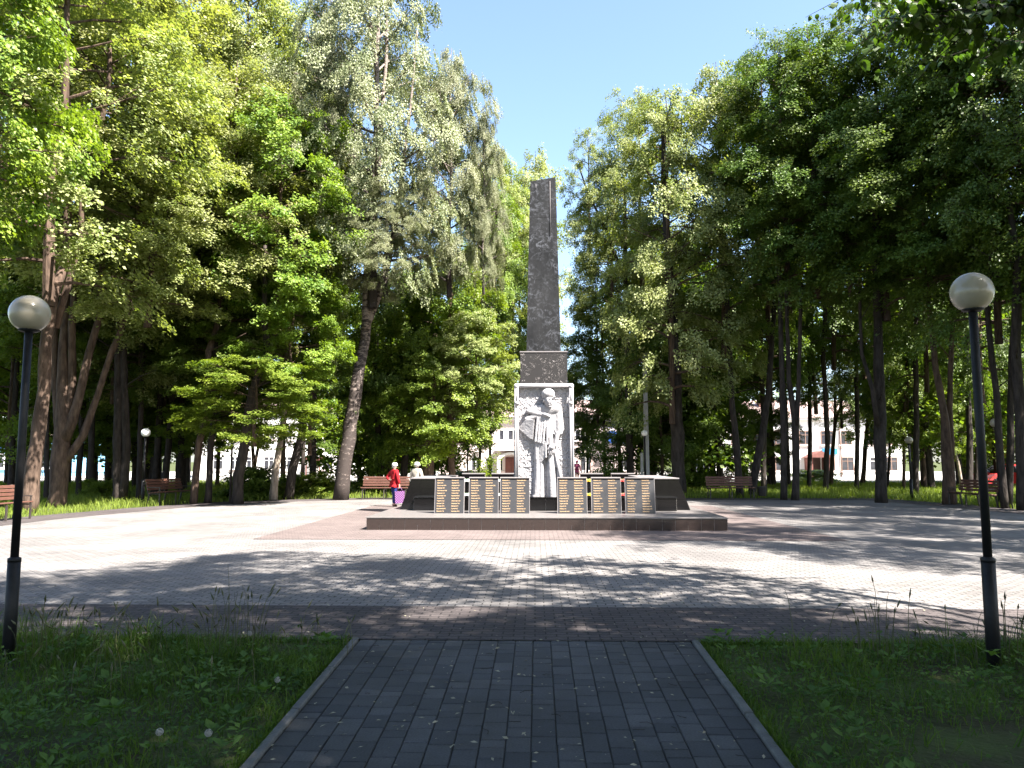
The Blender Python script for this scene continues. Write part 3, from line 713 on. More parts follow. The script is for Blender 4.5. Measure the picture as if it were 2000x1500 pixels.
# wreaths behind the slabs
M['flower_yellow'] = pmat('yellow_paper_flowers', (.75, .38, .03), (.85, .55, .06), 20, .8); M['flower_red'] = pmat('red_paper_flowers', (.6, .05, .05), (.7, .12, .1), 20, .8); M['flower_white'] = pmat('white_paper_flowers', (.72, .70, .68), (.8, .78, .76), 20, .8)
M['wreath_green'] = pmat('plastic_greenery', (.02, .05, .015), (.04, .10, .03), 20, .7)
for px, col, d_, lab in ((1150, 'flower_yellow', 20.3, 'yellow and orange paper wreath showing between two name slabs by the relief'), (1217, 'flower_red', 20.3, 'orange-red paper wreath between the two outer name slabs'),
                     (910, 'flower_white', 20.3, 'white and red paper wreath between the two slabs nearest the women'), (975, 'flower_white', 20.28, 'small white paper wreath squeezed between two slabs left of the relief')):
    pt = GB(px, d_, .88); e = empty('wreath', (pt[0], pt[1] + .25, .674), lab, 'wreath', 'wreaths inside the memorial')
    rg = MB()
    rr = random.Random(px)
    for k in range(18):
        a = 2 * math.pi * k / 18; rg.ball((.17 * math.cos(a), -.02 + rr.uniform(-.01, .01), .24 + .19 * math.sin(a)), .05, 8, 6)
    rg.build('ring', M['wreath_green'], e)
    fl = MB()
    for k in range(14):
        a = 2 * math.pi * k / 14; c_ = (.17 * math.cos(a), -.07, .24 + .19 * math.sin(a))
        for j in range(5): t = a + j * 1.256; fl.ball((c_[0] + .022 * math.cos(t), c_[1], c_[2] + .022 * math.sin(t)), .022, 6, 4)
    fl.build('flower_ring', M[col], e)
    lg = MB(); lg.tube([(-.1, 0, 0), (0, .02, .4)], .008, 5); lg.tube([(.1, 0, 0), (0, .02, .4)], .008, 5); lg.tube([(0, .14, 0), (0, .02, .4)], .008, 5); lg.build('stand', M['iron'], e)
# ------------------------------------------------------------------ lamps
def lamp(px, d, zc, rg, label, globe='globe', sleeve=None, group='globe lamps around the plaza', thick=1.0, rpole=.042):
    b_ = GB(px, d, 0); e = empty('street_lamp', (b_[0], b_[1], 0), label, 'lamp', group)
    zs = sleeve if sleeve else zc * .34
    p = MB(); p.tube([(0, 0, -.1), (0, 0, zs)], rpole * 1.55 * thick, 14); p.lathe([(rpole * 1.62 * thick, zs - .03), (rpole * 1.62 * thick, zs), (rpole * .9 * thick, zs + .012)], 14); p.build('pole_sleeve', M['black_paint'], e)
    p = MB(); p.tube([(0, 0, zs), (0, 0, zc - rg * .95)], rpole * thick, 12); p.build('pole', M['black_paint'], e)
    p = MB(); p.lathe([(rpole * 1.1, zc - rg * 1.02), (rg * .5, zc - rg * .93), (rg * .52, zc - rg * .83), (rg * .3, zc - rg * .80)], 16); p.build('collar', M['black_paint'], e)
    p = MB(); pr = []
    for i in range(15):
        a = -R(60) + (R(150)) * i / 14; pr.append((rg * math.cos(a) if i < 14 else .004, zc + rg * math.sin(a)))
    p.lathe(pr, 28); p.build('globe', M[globe], e)
    return e
lamp(16, 6.55, PZ(613, 6.55), .161, 'near black lamp with greyish globe standing in tall grass with a leaning trunk behind', sleeve=PZ(1090, 6.55), rpole=.032)
lamp(1942, 6.3, PZ(571, 6.3), .165, 'near black lamp with shaded beige globe under the overhanging lime leaves', sleeve=PZ(1090, 6.3), rpole=.034)
lamp(278, 29.0, PZ(845, 29), .165, 'lamp with bright white globe beside the angled bench and a dark trunk', 'globe_white')
lamp(913, 38.0, PZ(848, 38), .155, 'white globe lamp in front of the pale house, left of the relief', 'globe_white')
lamp(1261, 35.6, PZ(846, 35.6), .15, 'white globe lamp standing against the concrete utility pole', 'globe_white')
lamp(1954, 27.7, PZ(826, 27.7), .17, 'globe lamp behind the shaded bench, half behind dark trunks')
lamp(1781, 32.5, PZ(860, 32.5), .16, 'dark slim lamp with dull globe at the plaza edge among shaded trunks')
for px, py, d, lab in ((1153, 877, 62.5, 'taller of the small brown lamps by the barred gate'), (1142, 884, 66, 'small brown lamp just left of the barred gate'), (1136, 889, 69, 'faintest small lamp in front of the pale house wall'), (1514, 889, 60, 'small distant white globe lamp among trunks left of the orange porch'), (1810, 895, 60, 'small dim globe lamp deep among the shaded pine trunks')):
    lamp(px, d, PZ(py, d), .14, lab, 'globe', group='far globe lamps beyond the plaza')

# ------------------------------------------------------------------ benches, bin, utility pole
def bench(loc, face, label, arms=False):
    "face: direction the sitter looks"
    e = empty('park_bench', loc, label, 'bench', 'park benches around the plaza', rz=math.atan2(face[1], face[0]) + math.pi / 2)
    Lb = 2.0
    s = MB()
    for k in range(4): y = -.30 + k * .115; s.box(-Lb / 2, Lb / 2, y, y + .095, .43 + .012 * (3 - k), .465 + .012 * (3 - k), bev=.006)
    s.build('seat', M['wood'], e)
    s = MB()
    for k in range(4):
        z = .54 + k * .105; y = .17 + k * .034; s.box(-Lb / 2, Lb / 2, y, y + .035, z, z + .085, bev=.006)
    s.build('backrest', M['wood'], e)
    for x in (-.92, 0, .92):
        f = MB()
        f.box(x - .022, x + .022, -.30, -.255, 0, .43); f.hexa([(x - .022, .20, 0), (x + .022, .20, 0), (x + .022, .25, 0), (x - .022, .25, 0)], [(x - .022, .13, .42), (x + .022, .13, .42), (x + .022, .18, .42), (x - .022, .18, .42)])
        f.hexa([(x - .02, .18, .40), (x + .02, .18, .40), (x + .02, .215, .40), (x - .02, .215, .40)], [(x - .02, .31, .96), (x + .02, .31, .96), (x + .02, .345, .96), (x - .02, .345, .96)])
        f.box(x - .021, x + .021, -.30, .20, .395, .428)
        if arms and x != 0: f.box(x - .025, x + .025, -.30, .22, .63, .66); f.box(x - .02, x + .02, -.29, -.255, .43, .63)
        f.build('leg_frame', M['iron'], e)
    return e
cx, cy = MX, MY
bench(GB(752, 33.2, 0), (0, -1), 'brown slatted bench facing the plaza beside the woman in red')
bench(GB(1427, 33.4, 0), (0, -1), 'shaded dark bench next to the litter bin')
bench(GB(330, 29.3, 0), (.98, -.19), 'sunlit angled bench with armrest below the white globe lamp', True)
bench(GB(-8, 20.9, 0), (1, -.05), 'reddish bench cut by the photo edge behind the near lamp', True)
bench(GB(1902, 27.6, 0), (-.99, -.12), 'shaded bench seen at an angle behind the near lamp pole on the dark side', True)
b_ = GB(1489, 33.3, 0); e = empty('litter_bin', (b_[0], b_[1], 0), 'dark round litter bin hung in a hoop beside the shaded bench', 'bin')
p = MB(); p.lathe([(.15, .12), (.16, .14), (.185, .5), (.19, .52), (.17, .52), (.15, .16)], 18); p.build('bucket', M['iron'], e)
p = MB(); p.tube([(-.2, 0, 0), (-.2, 0, .8), (-.15, 0, .86), (.15, 0, .86), (.2, 0, .8), (.2, 0, 0)], .016, 6); p.build('hoop', M['iron'], e)
b_ = GB(1264, 36.6, 0); zt = PZ(690, 36.6); e = empty('utility_pole', (b_[0], b_[1], 0), 'tall grey concrete utility pole with a brace behind the end wall', 'pole')
p = MB(); p.hexa([(-.13, -.13, -.1), (.13, -.13, -.1), (.13, .13, -.1), (-.13, .13, -.1)], [(-.075, -.075, zt), (.075, -.075, zt), (.075, .075, zt), (-.075, .075, zt)]); p.build('post', M['concrete'], e)
p = MB(); p.hexa([(-.30, -.1, -.1), (-.16, -.1, -.1), (-.16, .1, -.1), (-.30, .1, -.1)], [(-.28, -.08, 2.0), (-.17, -.08, 2.0), (-.17, .08, 2.0), (-.28, .08, 2.0)]); p.build('stub_post', M['concrete'], e)
p = MB(); p.box(-.5, .5, -.14, -.09, zt - .35, zt - .27); 
for x in (-.42, .42): p.lathe([(.02, 0), (.035, .03), (.035, .09), (.02, .13)], 8, c=(x, -.115, zt - .27))
p.build('crossarm', M['iron'], e)

# ------------------------------------------------------------------ people
def skin(name, nodes_, edges, mat, parent, sub=1):
    me = bpy.data.meshes.new(name); me.from_pydata([n[0] for n in nodes_], edges, [])
    t = bpy.data.objects.new(name, me); C.objects.link(t)
    t.modifiers.new('Skin', 'SKIN').use_smooth_shade = True; s = t.modifiers.new('Sub', 'SUBSURF'); s.levels = sub; s.render_levels = sub
    for i, n in enumerate(nodes_):
        r = n[1] if hasattr(n[1], '__len__') else (n[1], n[1]); me.skin_vertices[0].data[i].radius = r
    me.skin_vertices[0].data[0].use_root = True
    dg = bpy.context.evaluated_depsgraph_get(); dg.update()
    m2 = bpy.data.meshes.new_from_object(t.evaluated_get(dg)); bpy.data.objects.remove(t)
    m2.name = name; m2.materials.clear(); m2.materials.append(mat); return obj(name, m2, parent)
def hand(nodes_, edges, w, tip_dir, side, root):
    "five fingers from wrist w (index root) along tip_dir; side points to the thumb"
    t, s = Vector(tip_dir).normalized(), Vector(side).normalized(); palm = Vector(w) + t * .075
    nodes_.append((tuple(palm), (.030, .020))); ip = len(nodes_) - 1; edges.append((root, ip))
    for k, (o_, l) in enumerate(((.026, .066), (.009, .075), (-.009, .070), (-.026, .055))):
        a = palm + s * o_ + t * .015; b_ = a + t * l * .5; c_ = b_ + t * l * .42 - s.cross(t) * .02
        n = len(nodes_); nodes_ += [(tuple(a), .0095), (tuple(b_), .009), (tuple(c_), .0075)]; edges += [(ip, n), (n, n + 1), (n + 1, n + 2)]
    a = palm - t * .03 + s * .032; b_ = a + t * .035 + s * .018; n = len(nodes_); nodes_ += [(tuple(a), .011), (tuple(b_), .009)]; edges += [(ip, n), (n, n + 1)]
def person(loc, rz, scale, label, elbowL, wristL, tipL, elbowR, wristR, tipR, top, legs, hat, step=0.06, brim=False, coat_len=.80):
    e = empty('person', loc, label, 'person', rz=rz); e.scale = (scale,) * 3
    hip, kn, an = .082, .085, .085
    J = dict(pel=(0, 0, .93), wst=(0, .003, 1.03), sp=(0, .005, 1.12), ch=(0, -.005, 1.30), nb=(0, -.012, 1.44), nk=(0, .012, 1.50), hd=(0, .035, 1.585), ht=(0, .03, 1.655), nose=(0, .125, 1.575),
             sL=(-.175, -.01, 1.40), sR=(.175, -.01, 1.40), eL=elbowL, wL=wristL, eR=elbowR, wR=wristR,
             hL=(-hip, 0, .88), hR=(hip, 0, .88), kL=(-kn, .03 + step * .6, .49), kR=(kn, .01 - step * .3, .49), aL=(-an, step, .09), aR=(an, -step, .09), tL=(-an - .02, step + .15, .03), tR=(an + .02, -step + .15, .03),
             bL=(-an, step - .05, .035), bR=(an, -step - .05, .035), earL=(-.088, .03, 1.585), earR=(.088, .03, 1.585))
    rad = dict(pel=(.145, .11), wst=(.135, .105), sp=(.135, .105), ch=(.16, .115), nb=(.075, .07), nk=(.052, .052), hd=(.078, .092), ht=(.070, .082), nose=.013, sL=.065, sR=.065, eL=.045, wL=.028, eR=.045, wR=.028,
               hL=.088, hR=.088, kL=.062, kR=.062, aL=.042, aR=.042, tL=(.038, .026), tR=(.038, .026), bL=.036, bR=.036, earL=.016, earR=.016)
    E = [('pel', 'wst'), ('wst', 'sp'), ('sp', 'ch'), ('ch', 'nb'), ('nb', 'nk'), ('nk', 'hd'), ('hd', 'ht'), ('hd', 'nose'), ('hd', 'earL'), ('hd', 'earR'), ('ch', 'sL'), ('ch', 'sR'), ('sL', 'eL'), ('eL', 'wL'), ('sR', 'eR'), ('eR', 'wR'),
         ('pel', 'hL'), ('pel', 'hR'), ('hL', 'kL'), ('hR', 'kR'), ('kL', 'aL'), ('kR', 'aR'), ('aL', 'tL'), ('aR', 'tR'), ('aL', 'bL'), ('aR', 'bR')]
    def sub(keys, grow, extra=None):
        ks = [k for k in J if k in keys]; ix = {k: i for i, k in enumerate(ks)}
        nd = [(J[k], tuple(x + grow for x in (rad[k] if hasattr(rad[k], '__len__') else (rad[k],) * 2))) for k in ks]
        ed = [(ix[a], ix[b_]) for a, b_ in E if a in ix and b_ in ix]; return nd, ed, ix
    nd, ed, ix = sub(list(J), 0); hand(nd, ed, J['wL'], tipL, (0, 0, 1), ix['wL']); hand(nd, ed, J['wR'], tipR, (0, 1, 0), ix['wR'])
    body = skin('body', nd, ed, M['skin'], e)
    nd, ed, ix = sub(('pel', 'wst', 'sp', 'ch', 'nb', 'sL', 'sR', 'eL', 'eR', 'wL', 'wR'), .026)
    nd[ix['pel']] = ((0, 0, .93), (.185, .145)); nd.append(((0, 0, coat_len), (.195, .15))); ed.append((ix['pel'], len(nd) - 1)); skin('jacket', nd, ed, M[top], e)
    nd, ed, ix = sub(('pel', 'wst', 'hL', 'hR', 'kL', 'kR', 'aL', 'aR'), .016); skin('trousers', nd, ed, M[legs], e)
    for s in 'LR':
        nd, ed, ix = sub(('a' + s, 't' + s, 'b' + s), .010); skin('shoe', nd, ed, M['shoe'], e)
    h = MB(); h.ball((0, .015, 1.60), .105, 16, 10, sq=(.95, 1.02, 1.0)); hr = h.build('hair', M['hair_grey'], e)
    for v in hr.data.vertices:                         # open the hair over the face
        if v.co.y > .05 and v.co.z < 1.635: v.co.y = .05 - (v.co.y - .05) * .1
    for sx in (-1, 1):
        q = MB(); q.ball((sx * .032, .118, 1.60), .010, 8, 6); q.build('eye', M['black_paint'], e)
    q = MB(); q.tube([(-.022, .122, 1.535), (.022, .122, 1.535)], .005, 6); q.build('mouth', M['maroon_cloth'], e)
    q = MB(); zt = 1.725
    pr = [(.125 if not brim else .165, 1.615), (.112, 1.64), (.112, 1.68), (.095, 1.72), (.055, 1.74), (.005, 1.745)]
    q.lathe(pr, 20, c=(0, .02, 0)); q.build('hat', M[hat], e)
    return e
pw = G(769, 990); rzw = -R(42)
person((pw[0], pw[1], .008), rzw, .89, 'woman in a red jacket, blue jeans and white hat, one hand behind her back', (-.33, -.10, 1.14), (-.10, -.165, 1.06), (.9, -.05, -.05), (.24, .00, 1.12), (.27, .05, .88), (.05, .1, -1), 'red_cloth', 'blue_jeans', 'white_cloth')
pb2 = GB(813, 28.6, 0)
person((pb2[0], pb2[1], .008), -R(20), .90, 'person in a cream top and white bucket hat half hidden by the end wall', (-.26, -.03, 1.13), (-.25, .06, .90), (.0, .1, -1), (.26, -.02, 1.13), (.24, .12, .92), (0, .2, -1), 'cream_cloth', 'maroon_cloth', 'white_cloth', brim=True)
pb3 = GB(1127, 60, 0)
person((pb3[0], pb3[1], -.02), R(180), .96, 'tiny far person in a pink top beside the relief and the gate', (-.26, -.03, 1.13), (-.25, .06, .90), (.0, .1, -1), (.26, -.02, 1.13), (.24, .12, .92), (0, .2, -1), 'pink_cloth', 'maroon_cloth', 'pink_cloth')
# her checked bag, hanging from the right hand
m, nt, b, N, L = nodes('purple_checked_bag'); tc = N("TexCoord"); ck = N("TexChecker", i_Scale=24.0); L(tc.outputs["Object"], ck.inputs["Vector"])
ck.inputs["Color1"].default_value = (.06, .008, .075, 1); ck.inputs["Color2"].default_value = (.20, .09, .21, 1); L(ck.outputs["Color"], b.inputs["Base Color"]); b.inputs["Roughness"].default_value = .6
M['bag'] = m
hw = Matrix.Translation((pw[0], pw[1], .008)) @ Matrix.Rotation(rzw, 4, 'Z') @ Matrix.Scale(.89, 4) @ Vector((.285, .065, .76))
e = empty('shopping_bag', hw, 'purple and pink checked shopping bag in the hand of the woman in red', 'bag', rz=R(10))
q = MB(); q.hexa([(-.15, -.06, -.56), (.17, -.06, -.54), (.17, .06, -.54), (-.15, .06, -.56)], [(-.17, -.05, -.14), (.17, -.05, -.12), (.17, .05, -.12), (-.17, .05, -.14)]); bo = q.build('bag_body', M['bag'], e)
for y in (-.04, .04):
    q = MB(); q.tube([(-.09, y, -.14), (-.05, y * .4, -.02), (0, 0, .0), (.05, y * .4, -.02), (.09, y, -.14)], .009, 6); q.build('strap', M['bag'], e)

# ------------------------------------------------------------------ red parked car
cpos = GB(1972, 46, 0)
e = empty('parked_car', (cpos[0], cpos[1], 0), 'red hatchback parked beyond the shaded trunks at the edge', 'car', rz=R(4))
prof = [(-1.95, .30), (-1.98, .55), (-1.9, .78), (-1.1, .90), (-.45, 1.38), (.9, 1.42), (1.55, 1.0), (1.9, .92), (1.97, .6), (1.93, .30)]
q = MB(); n_ = len(prof)
ins = [0, 0, .02, .03, .14, .14, .05, .03, .01, 0]
vs = [(x, -.80 + i, z) for (x, z), i in zip(prof, ins)] + [(x, .80 - i, z) for (x, z), i in zip(prof, ins)]
fs = [tuple(range(n_))[::-1], tuple(range(n_, 2 * n_))] + [(i, (i + 1) % n_, n_ + (i + 1) % n_, n_ + i) for i in range(n_)]
q.add(vs, fs); q.build('body', M['car_red'], e)
for y0 in (-1, 1):
    for pts in ([(-.95, .93), (-.40, 1.30), (.15, 1.33), (.15, .95)], [(.22, .95), (.22, 1.33), (.85, 1.33), (1.25, 1.0)]):
        q = MB(); a = [(x, y0 * (.80 - .13 * (z - .9) / .48 * .9 + .006), z) for x, z in pts]; b2_ = [(x, y - y0 * .02, z) for x, y, z in a]
        if y0 > 0: a, b2_ = a[::-1], b2_[::-1]
        q.hexa(b2_[::-1], a[::-1]); q.build('window', M['glass_dark'], e)
q = MB(); q.hexa([(-1.10, -.70, .93), (-1.08, -.70, .92), (-1.08, .70, .92), (-1.10, .70, .93)], [(-.52, -.62, 1.36), (-.50, -.62, 1.35), (-.50, .62, 1.35), (-.52, .62, 1.36)]); q.build('windscreen', M['glass_dark'], e)
for x in (-1.25, 1.25):
    for y in (-.76, .76):
        q = MB()
        q.tube([(x, y - .09, .30), (x, y + .09, .30)], .30, 20); wl = q.build('wheel', M['tyre'], e)
        q = MB(); q.tube([(x, y - .095, .30), (x, y + .095, .30)], .18, 14); q.build('rim', M['rim'], wl)
for y in (-.58, .58):
    q = MB(); q.ball((-1.93, y, .68), .12, 10, 8, sq=(.35, 1, .7)); q.build('headlight', M['headlight'], e)
# ------------------------------------------------------------------ leaves and crowns
M['leaf_lime'] = leafmat('lime_leaves', (.085, .125, .022), (.38, .39, .17), trans=(.56, .62, .13), tf=.46)
M['leaf_maple'] = leafmat('maple_leaves', (.055, .105, .014), (.24, .29, .045), trans=(.50, .60, .07), tf=.47)
M['leaf_birch'] = leafmat('birch_leaves', (.085, .11, .04), (.33, .33, .19), trans=(.42, .46, .16), tf=.40)
M['leaf_shaded'] = leafmat('shaded_lime_leaves', (.05, .09, .016), (.14, .19, .035), trans=(.42, .54, .07), tf=.42)  # same lime leaves, colour darkened for trees in shade
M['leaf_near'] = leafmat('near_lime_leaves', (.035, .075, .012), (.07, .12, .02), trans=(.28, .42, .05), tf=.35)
def barkmat(name, c1, c2, zs=.25, scale=9, bump=.9):
    return pmat(name, c1, c2, scale, .9, bump, scale * 2.2, .2, sxyz=(1, 1, zs), p1=.35, p2=.68, bdist=.035)
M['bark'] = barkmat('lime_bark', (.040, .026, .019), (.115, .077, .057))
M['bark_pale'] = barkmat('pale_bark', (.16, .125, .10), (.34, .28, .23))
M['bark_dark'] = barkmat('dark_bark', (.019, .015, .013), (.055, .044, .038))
m, nt, b, N, L = nodes('birch_bark')
tc = N("TexCoord"); mp = N("Mapping"); mp.inputs["Scale"].default_value = (1.5, 1.5, 4.0); L(tc.outputs["Object"], mp.inputs[0])
n1 = N("TexNoise", i_Scale=2.8, i_Detail=6.0, i_Roughness=.7); L(mp.outputs[0], n1.inputs["Vector"])
sp = N("SeparateXYZ"); L(tc.outputs["Object"], sp.inputs[0])
mr = N("MapRange"); mr.inputs[1].default_value = 0; mr.inputs[2].default_value = 11; mr.inputs[3].default_value = .14; mr.inputs[4].default_value = -.10; L(sp.outputs[2], mr.inputs[0])
ad = N("Math", operation='SUBTRACT'); L(n1.outputs["Fac"], ad.inputs[0]); L(mr.outputs[0], ad.inputs[1])
r1 = ramp(N, (.028, .019, .016), (.19, .15, .13), .47, .57); L(ad.outputs[0], r1.inputs[0]); L(r1.outputs[0], b.inputs["Base Color"]); b.inputs["Roughness"].default_value = .85
bp = N("Bump", i_Strength=.8, i_Distance=.03); L(n1.outputs["Fac"], bp.inputs["Height"]); L(bp.outputs[0], b.inputs["Normal"])
M['bark_birch'] = m

def leaves(rs, pos, axis, nrm, size, wid, fold=.12):
    "bent diamond leaves: pos (n,3) stalk, axis/nrm unit (n,3), size (n,)"
    axis = axis / np.linalg.norm(axis, axis=1, keepdims=True)
    side = np.cross(axis, nrm); side /= np.linalg.norm(side, axis=1, keepdims=True) + 1e-9
    n2 = np.cross(side, axis); s = size[:, None]
    a = pos; c = pos + axis * s; mid = pos + axis * s * .45 - n2 * s * fold
    b_ = mid + side * s * wid + n2 * s * fold * 1.6; d = mid - side * s * wid + n2 * s * fold * 1.6
    V = np.stack([a, b_, c, d], 1).reshape(-1, 3); q = np.arange(len(pos) * 4).reshape(-1, 4); return V, q
KIND = dict(
    lime=dict(H=14., R=4.2, limbs=42, spl=3.1, lps=135, L=.95, W=.50, thick=.13, droop=.42, size=.122, wid=.44, e0=10, e1=56, prof=lambda t: np.sin(np.pi * np.clip(t * .86 + .13, 0, 1)) ** .62, thr=.34),
    maple=dict(H=11., R=4.0, limbs=36, spl=3.2, lps=115, L=.95, W=.62, thick=.12, droop=.26, size=.148, wid=.50, e0=12, e1=58, prof=lambda t: np.sin(np.pi * np.clip(t * .82 + .16, 0, 1)) ** .5, thr=.34),
    birch=dict(H=19., R=5.0, limbs=52, spl=3.6, lps=185, L=1.15, W=.5, thick=.2, droop=1.05, size=.095, wid=.42, e0=30, e1=64, prof=lambda t: np.sin(np.pi * np.clip(t * .80 + .19, 0, 1)) ** .7, thr=.22),
    airy=dict(H=12., R=3.2, limbs=28, spl=2.6, lps=85, L=.8, W=.45, thick=.15, droop=.35, size=.125, wid=.44, e0=22, e1=62, prof=lambda t: np.sin(np.pi * np.clip(t * .84 + .15, 0, 1)) ** .7, thr=.34),
    bush=dict(H=1.6, R=1.0, limbs=22, spl=5, lps=34, L=.4, W=.3, thick=.15, droop=.12, size=.11, wid=.40, e0=10, e1=75, prof=lambda t: np.sin(np.pi * np.clip(t * .6 + .38, 0, 1)) ** .6, thr=.2),
)
def crown_mesh(kind, seed, dens=1.0, leaf='leaf_lime', bark='bark', big=1.0):
    K = KIND[kind]; rs = np.random.RandomState(seed); rr = random.Random(seed)
    H, Rr = K['H'], K['R']; mb = MB(); small = kind == 'bush'
    top = H * .93
    lead = [(0, 0, -.04 * H)] + [(rr.uniform(-.12, .12) * Rr * .3, rr.uniform(-.12, .12) * Rr * .3, H * t) for t in (.2, .4, .6, .8)] + [(0, 0, top)]
    r0 = .012 * H if not small else .015
    mb.tube(lead, [r0 * (1.05 - .95 * i / 5) for i in range(6)], 7, 1)
    sc, so, sl = [], [], []
    for i in range(K['limbs']):
        u = ((i + rr.random()) / K['limbs']) ** .92 * .93
        az = i * 2.39996 + rr.uniform(-.4, .4); z0 = H * u * .92
        el = R(K['e0'] + (K['e1'] - K['e0']) * u + rr.uniform(-10, 10))
        rad = Rr * float(K['prof'](min(1, u + .06))) * rr.uniform(.66, 1.08)
        rise = rad * math.tan(el) * .62; sag = .18 * rad if kind != 'birch' else .1 * rad
        zt = z0 + rise - sag
        if zt > H: rise -= (zt - H) * .9
        def p(s): return np.array([math.cos(az) * rad * s, math.sin(az) * rad * s, z0 + rise * s - sag * s * s + .03 * rad * math.sin(5 * s + i)])
        pts = [p(s) for s in (0, .25, .5, .75, 1)]
        mb.tube(pts, [max(.008, r0 * .38 * (1 - u * .5) * (1 - .85 * s)) for s in (0, .25, .5, .75, 1)], 5, 1, cap=False)
        n = int(rad * K['spl'] * (1 / (.4 if small else 1))) + 2
        for k in range(n):
            s = K['thr'] + (1.04 - K['thr']) * rr.random() ** .75
            c = p(s); lat = (rr.random() - .5) * 2 * (.12 + .36 * s) * rad * .55
            c = c + np.array([-math.sin(az) * lat, math.cos(az) * lat, rr.gauss(0, .32) * (.2 if small else 1) - .05 * abs(lat)])
            if rr.random() < .35 and not small:
                mb.tube([p(max(.1, s - .2)), (p(s) + c) / 2 + np.array([0, 0, .05]), c], [.016, .011, .006], 4, 1, cap=False)
            yaw = az + math.atan2(lat, rad * .6) * .8 + rr.uniform(-.6, .6)
            sc.append(c); so.append((math.cos(yaw), math.sin(yaw), 0)); sl.append(K['L'] * rr.uniform(.65, 1.3))
    for k in range(8 if not small else 4):
        a = rr.uniform(0, 6.28); sc.append(np.array([math.cos(a) * Rr * .06, math.sin(a) * Rr * .06, top - k * H * .02])); so.append((math.cos(a), math.sin(a), 0)); sl.append(K['L'] * .8)
    sc, so, sl = np.array(sc), np.array(so), np.array(sl); nS = len(sc); m = int(K['lps'] * dens)
    so2 = np.stack([-so[:, 1], so[:, 0], so[:, 2]], 1)
    s = rs.rand(nS, m) ** .8; wv = (rs.rand(nS, m) - .5) * 2 * K['W'] * np.sqrt(np.clip(s * (1.25 - s) * 2.2, .03, None))
    wv *= sl[:, None] / K['L']
    drp = K['droop'] * rs.uniform(.6, 1.35, (nS, 1))
    if kind == 'birch':
        out = s * .32 * sl[:, None]; zz = -drp * s * sl[:, None] * .72 + .12 * rs.randn(nS, m)
    else:
        out = s * sl[:, None]; zz = -drp * s ** 2 * sl[:, None] - .45 * drp * wv ** 2 + K['thick'] * K['L'] * rs.randn(nS, m)
    tilt = rs.uniform(-.5, .5, (nS, 1)); pit = rs.uniform(-.25, .45, (nS, 1)) if kind != 'birch' else np.zeros((nS, 1))
    pos = sc[:, None, :] + so[:, None, :] * out[..., None] + so2[:, None, :] * wv[..., None] + np.array([0, 0, 1.])[None, None] * (zz + tilt * wv + pit * out)[..., None]
    dn = .15 + .75 * s if kind != 'birch' else .9 + .5 * s
    ax = so[:, None, :] * (1.0 if kind != 'birch' else .3) + so2[:, None, :] * (np.sign(wv) * .35 + rs.randn(nS, m) * .6)[..., None] + np.array([0, 0, -1.])[None, None] * dn[..., None] + rs.randn(nS, m, 3) * .28
    nm = so[:, None, :] * .75 + np.array([0, 0, 1.])[None, None] * .75 + rs.randn(nS, m, 3) * (.38 if kind != 'birch' else .6)
    size = K['size'] * big * rs.uniform(.65, 1.2, nS * m)
    V, q = leaves(rs, pos.reshape(-1, 3), ax.reshape(-1, 3), nm.reshape(-1, 3), size, K['wid'])
    tint = np.clip(rs.normal(.5, .16, (nS, 1)) + rs.normal(0, .17, (nS, m)) + .34 * (s - .62), 0, 1).ravel()  # spray tips paler: sunlit outer leaves painted in, plus lime bracts
    bv = np.array([tuple(v) for v in mb.v]); bf = [f for f in mb.f if len(f) == 4]
    Vall = np.concatenate([V, bv]); Q = np.concatenate([q, np.array(bf) + len(V)])
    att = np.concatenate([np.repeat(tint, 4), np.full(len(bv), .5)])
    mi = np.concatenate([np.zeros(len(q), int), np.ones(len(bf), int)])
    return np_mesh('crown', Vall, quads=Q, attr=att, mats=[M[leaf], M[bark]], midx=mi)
CR = {}
def crown_of(kind, seed, leaf, bark='bark', dens=1.0, big=1.0):
    k = (kind, seed, leaf, dens, big)
    if k not in CR: CR[k] = crown_mesh(kind, seed, dens, leaf, bark, big)
    return CR[k]

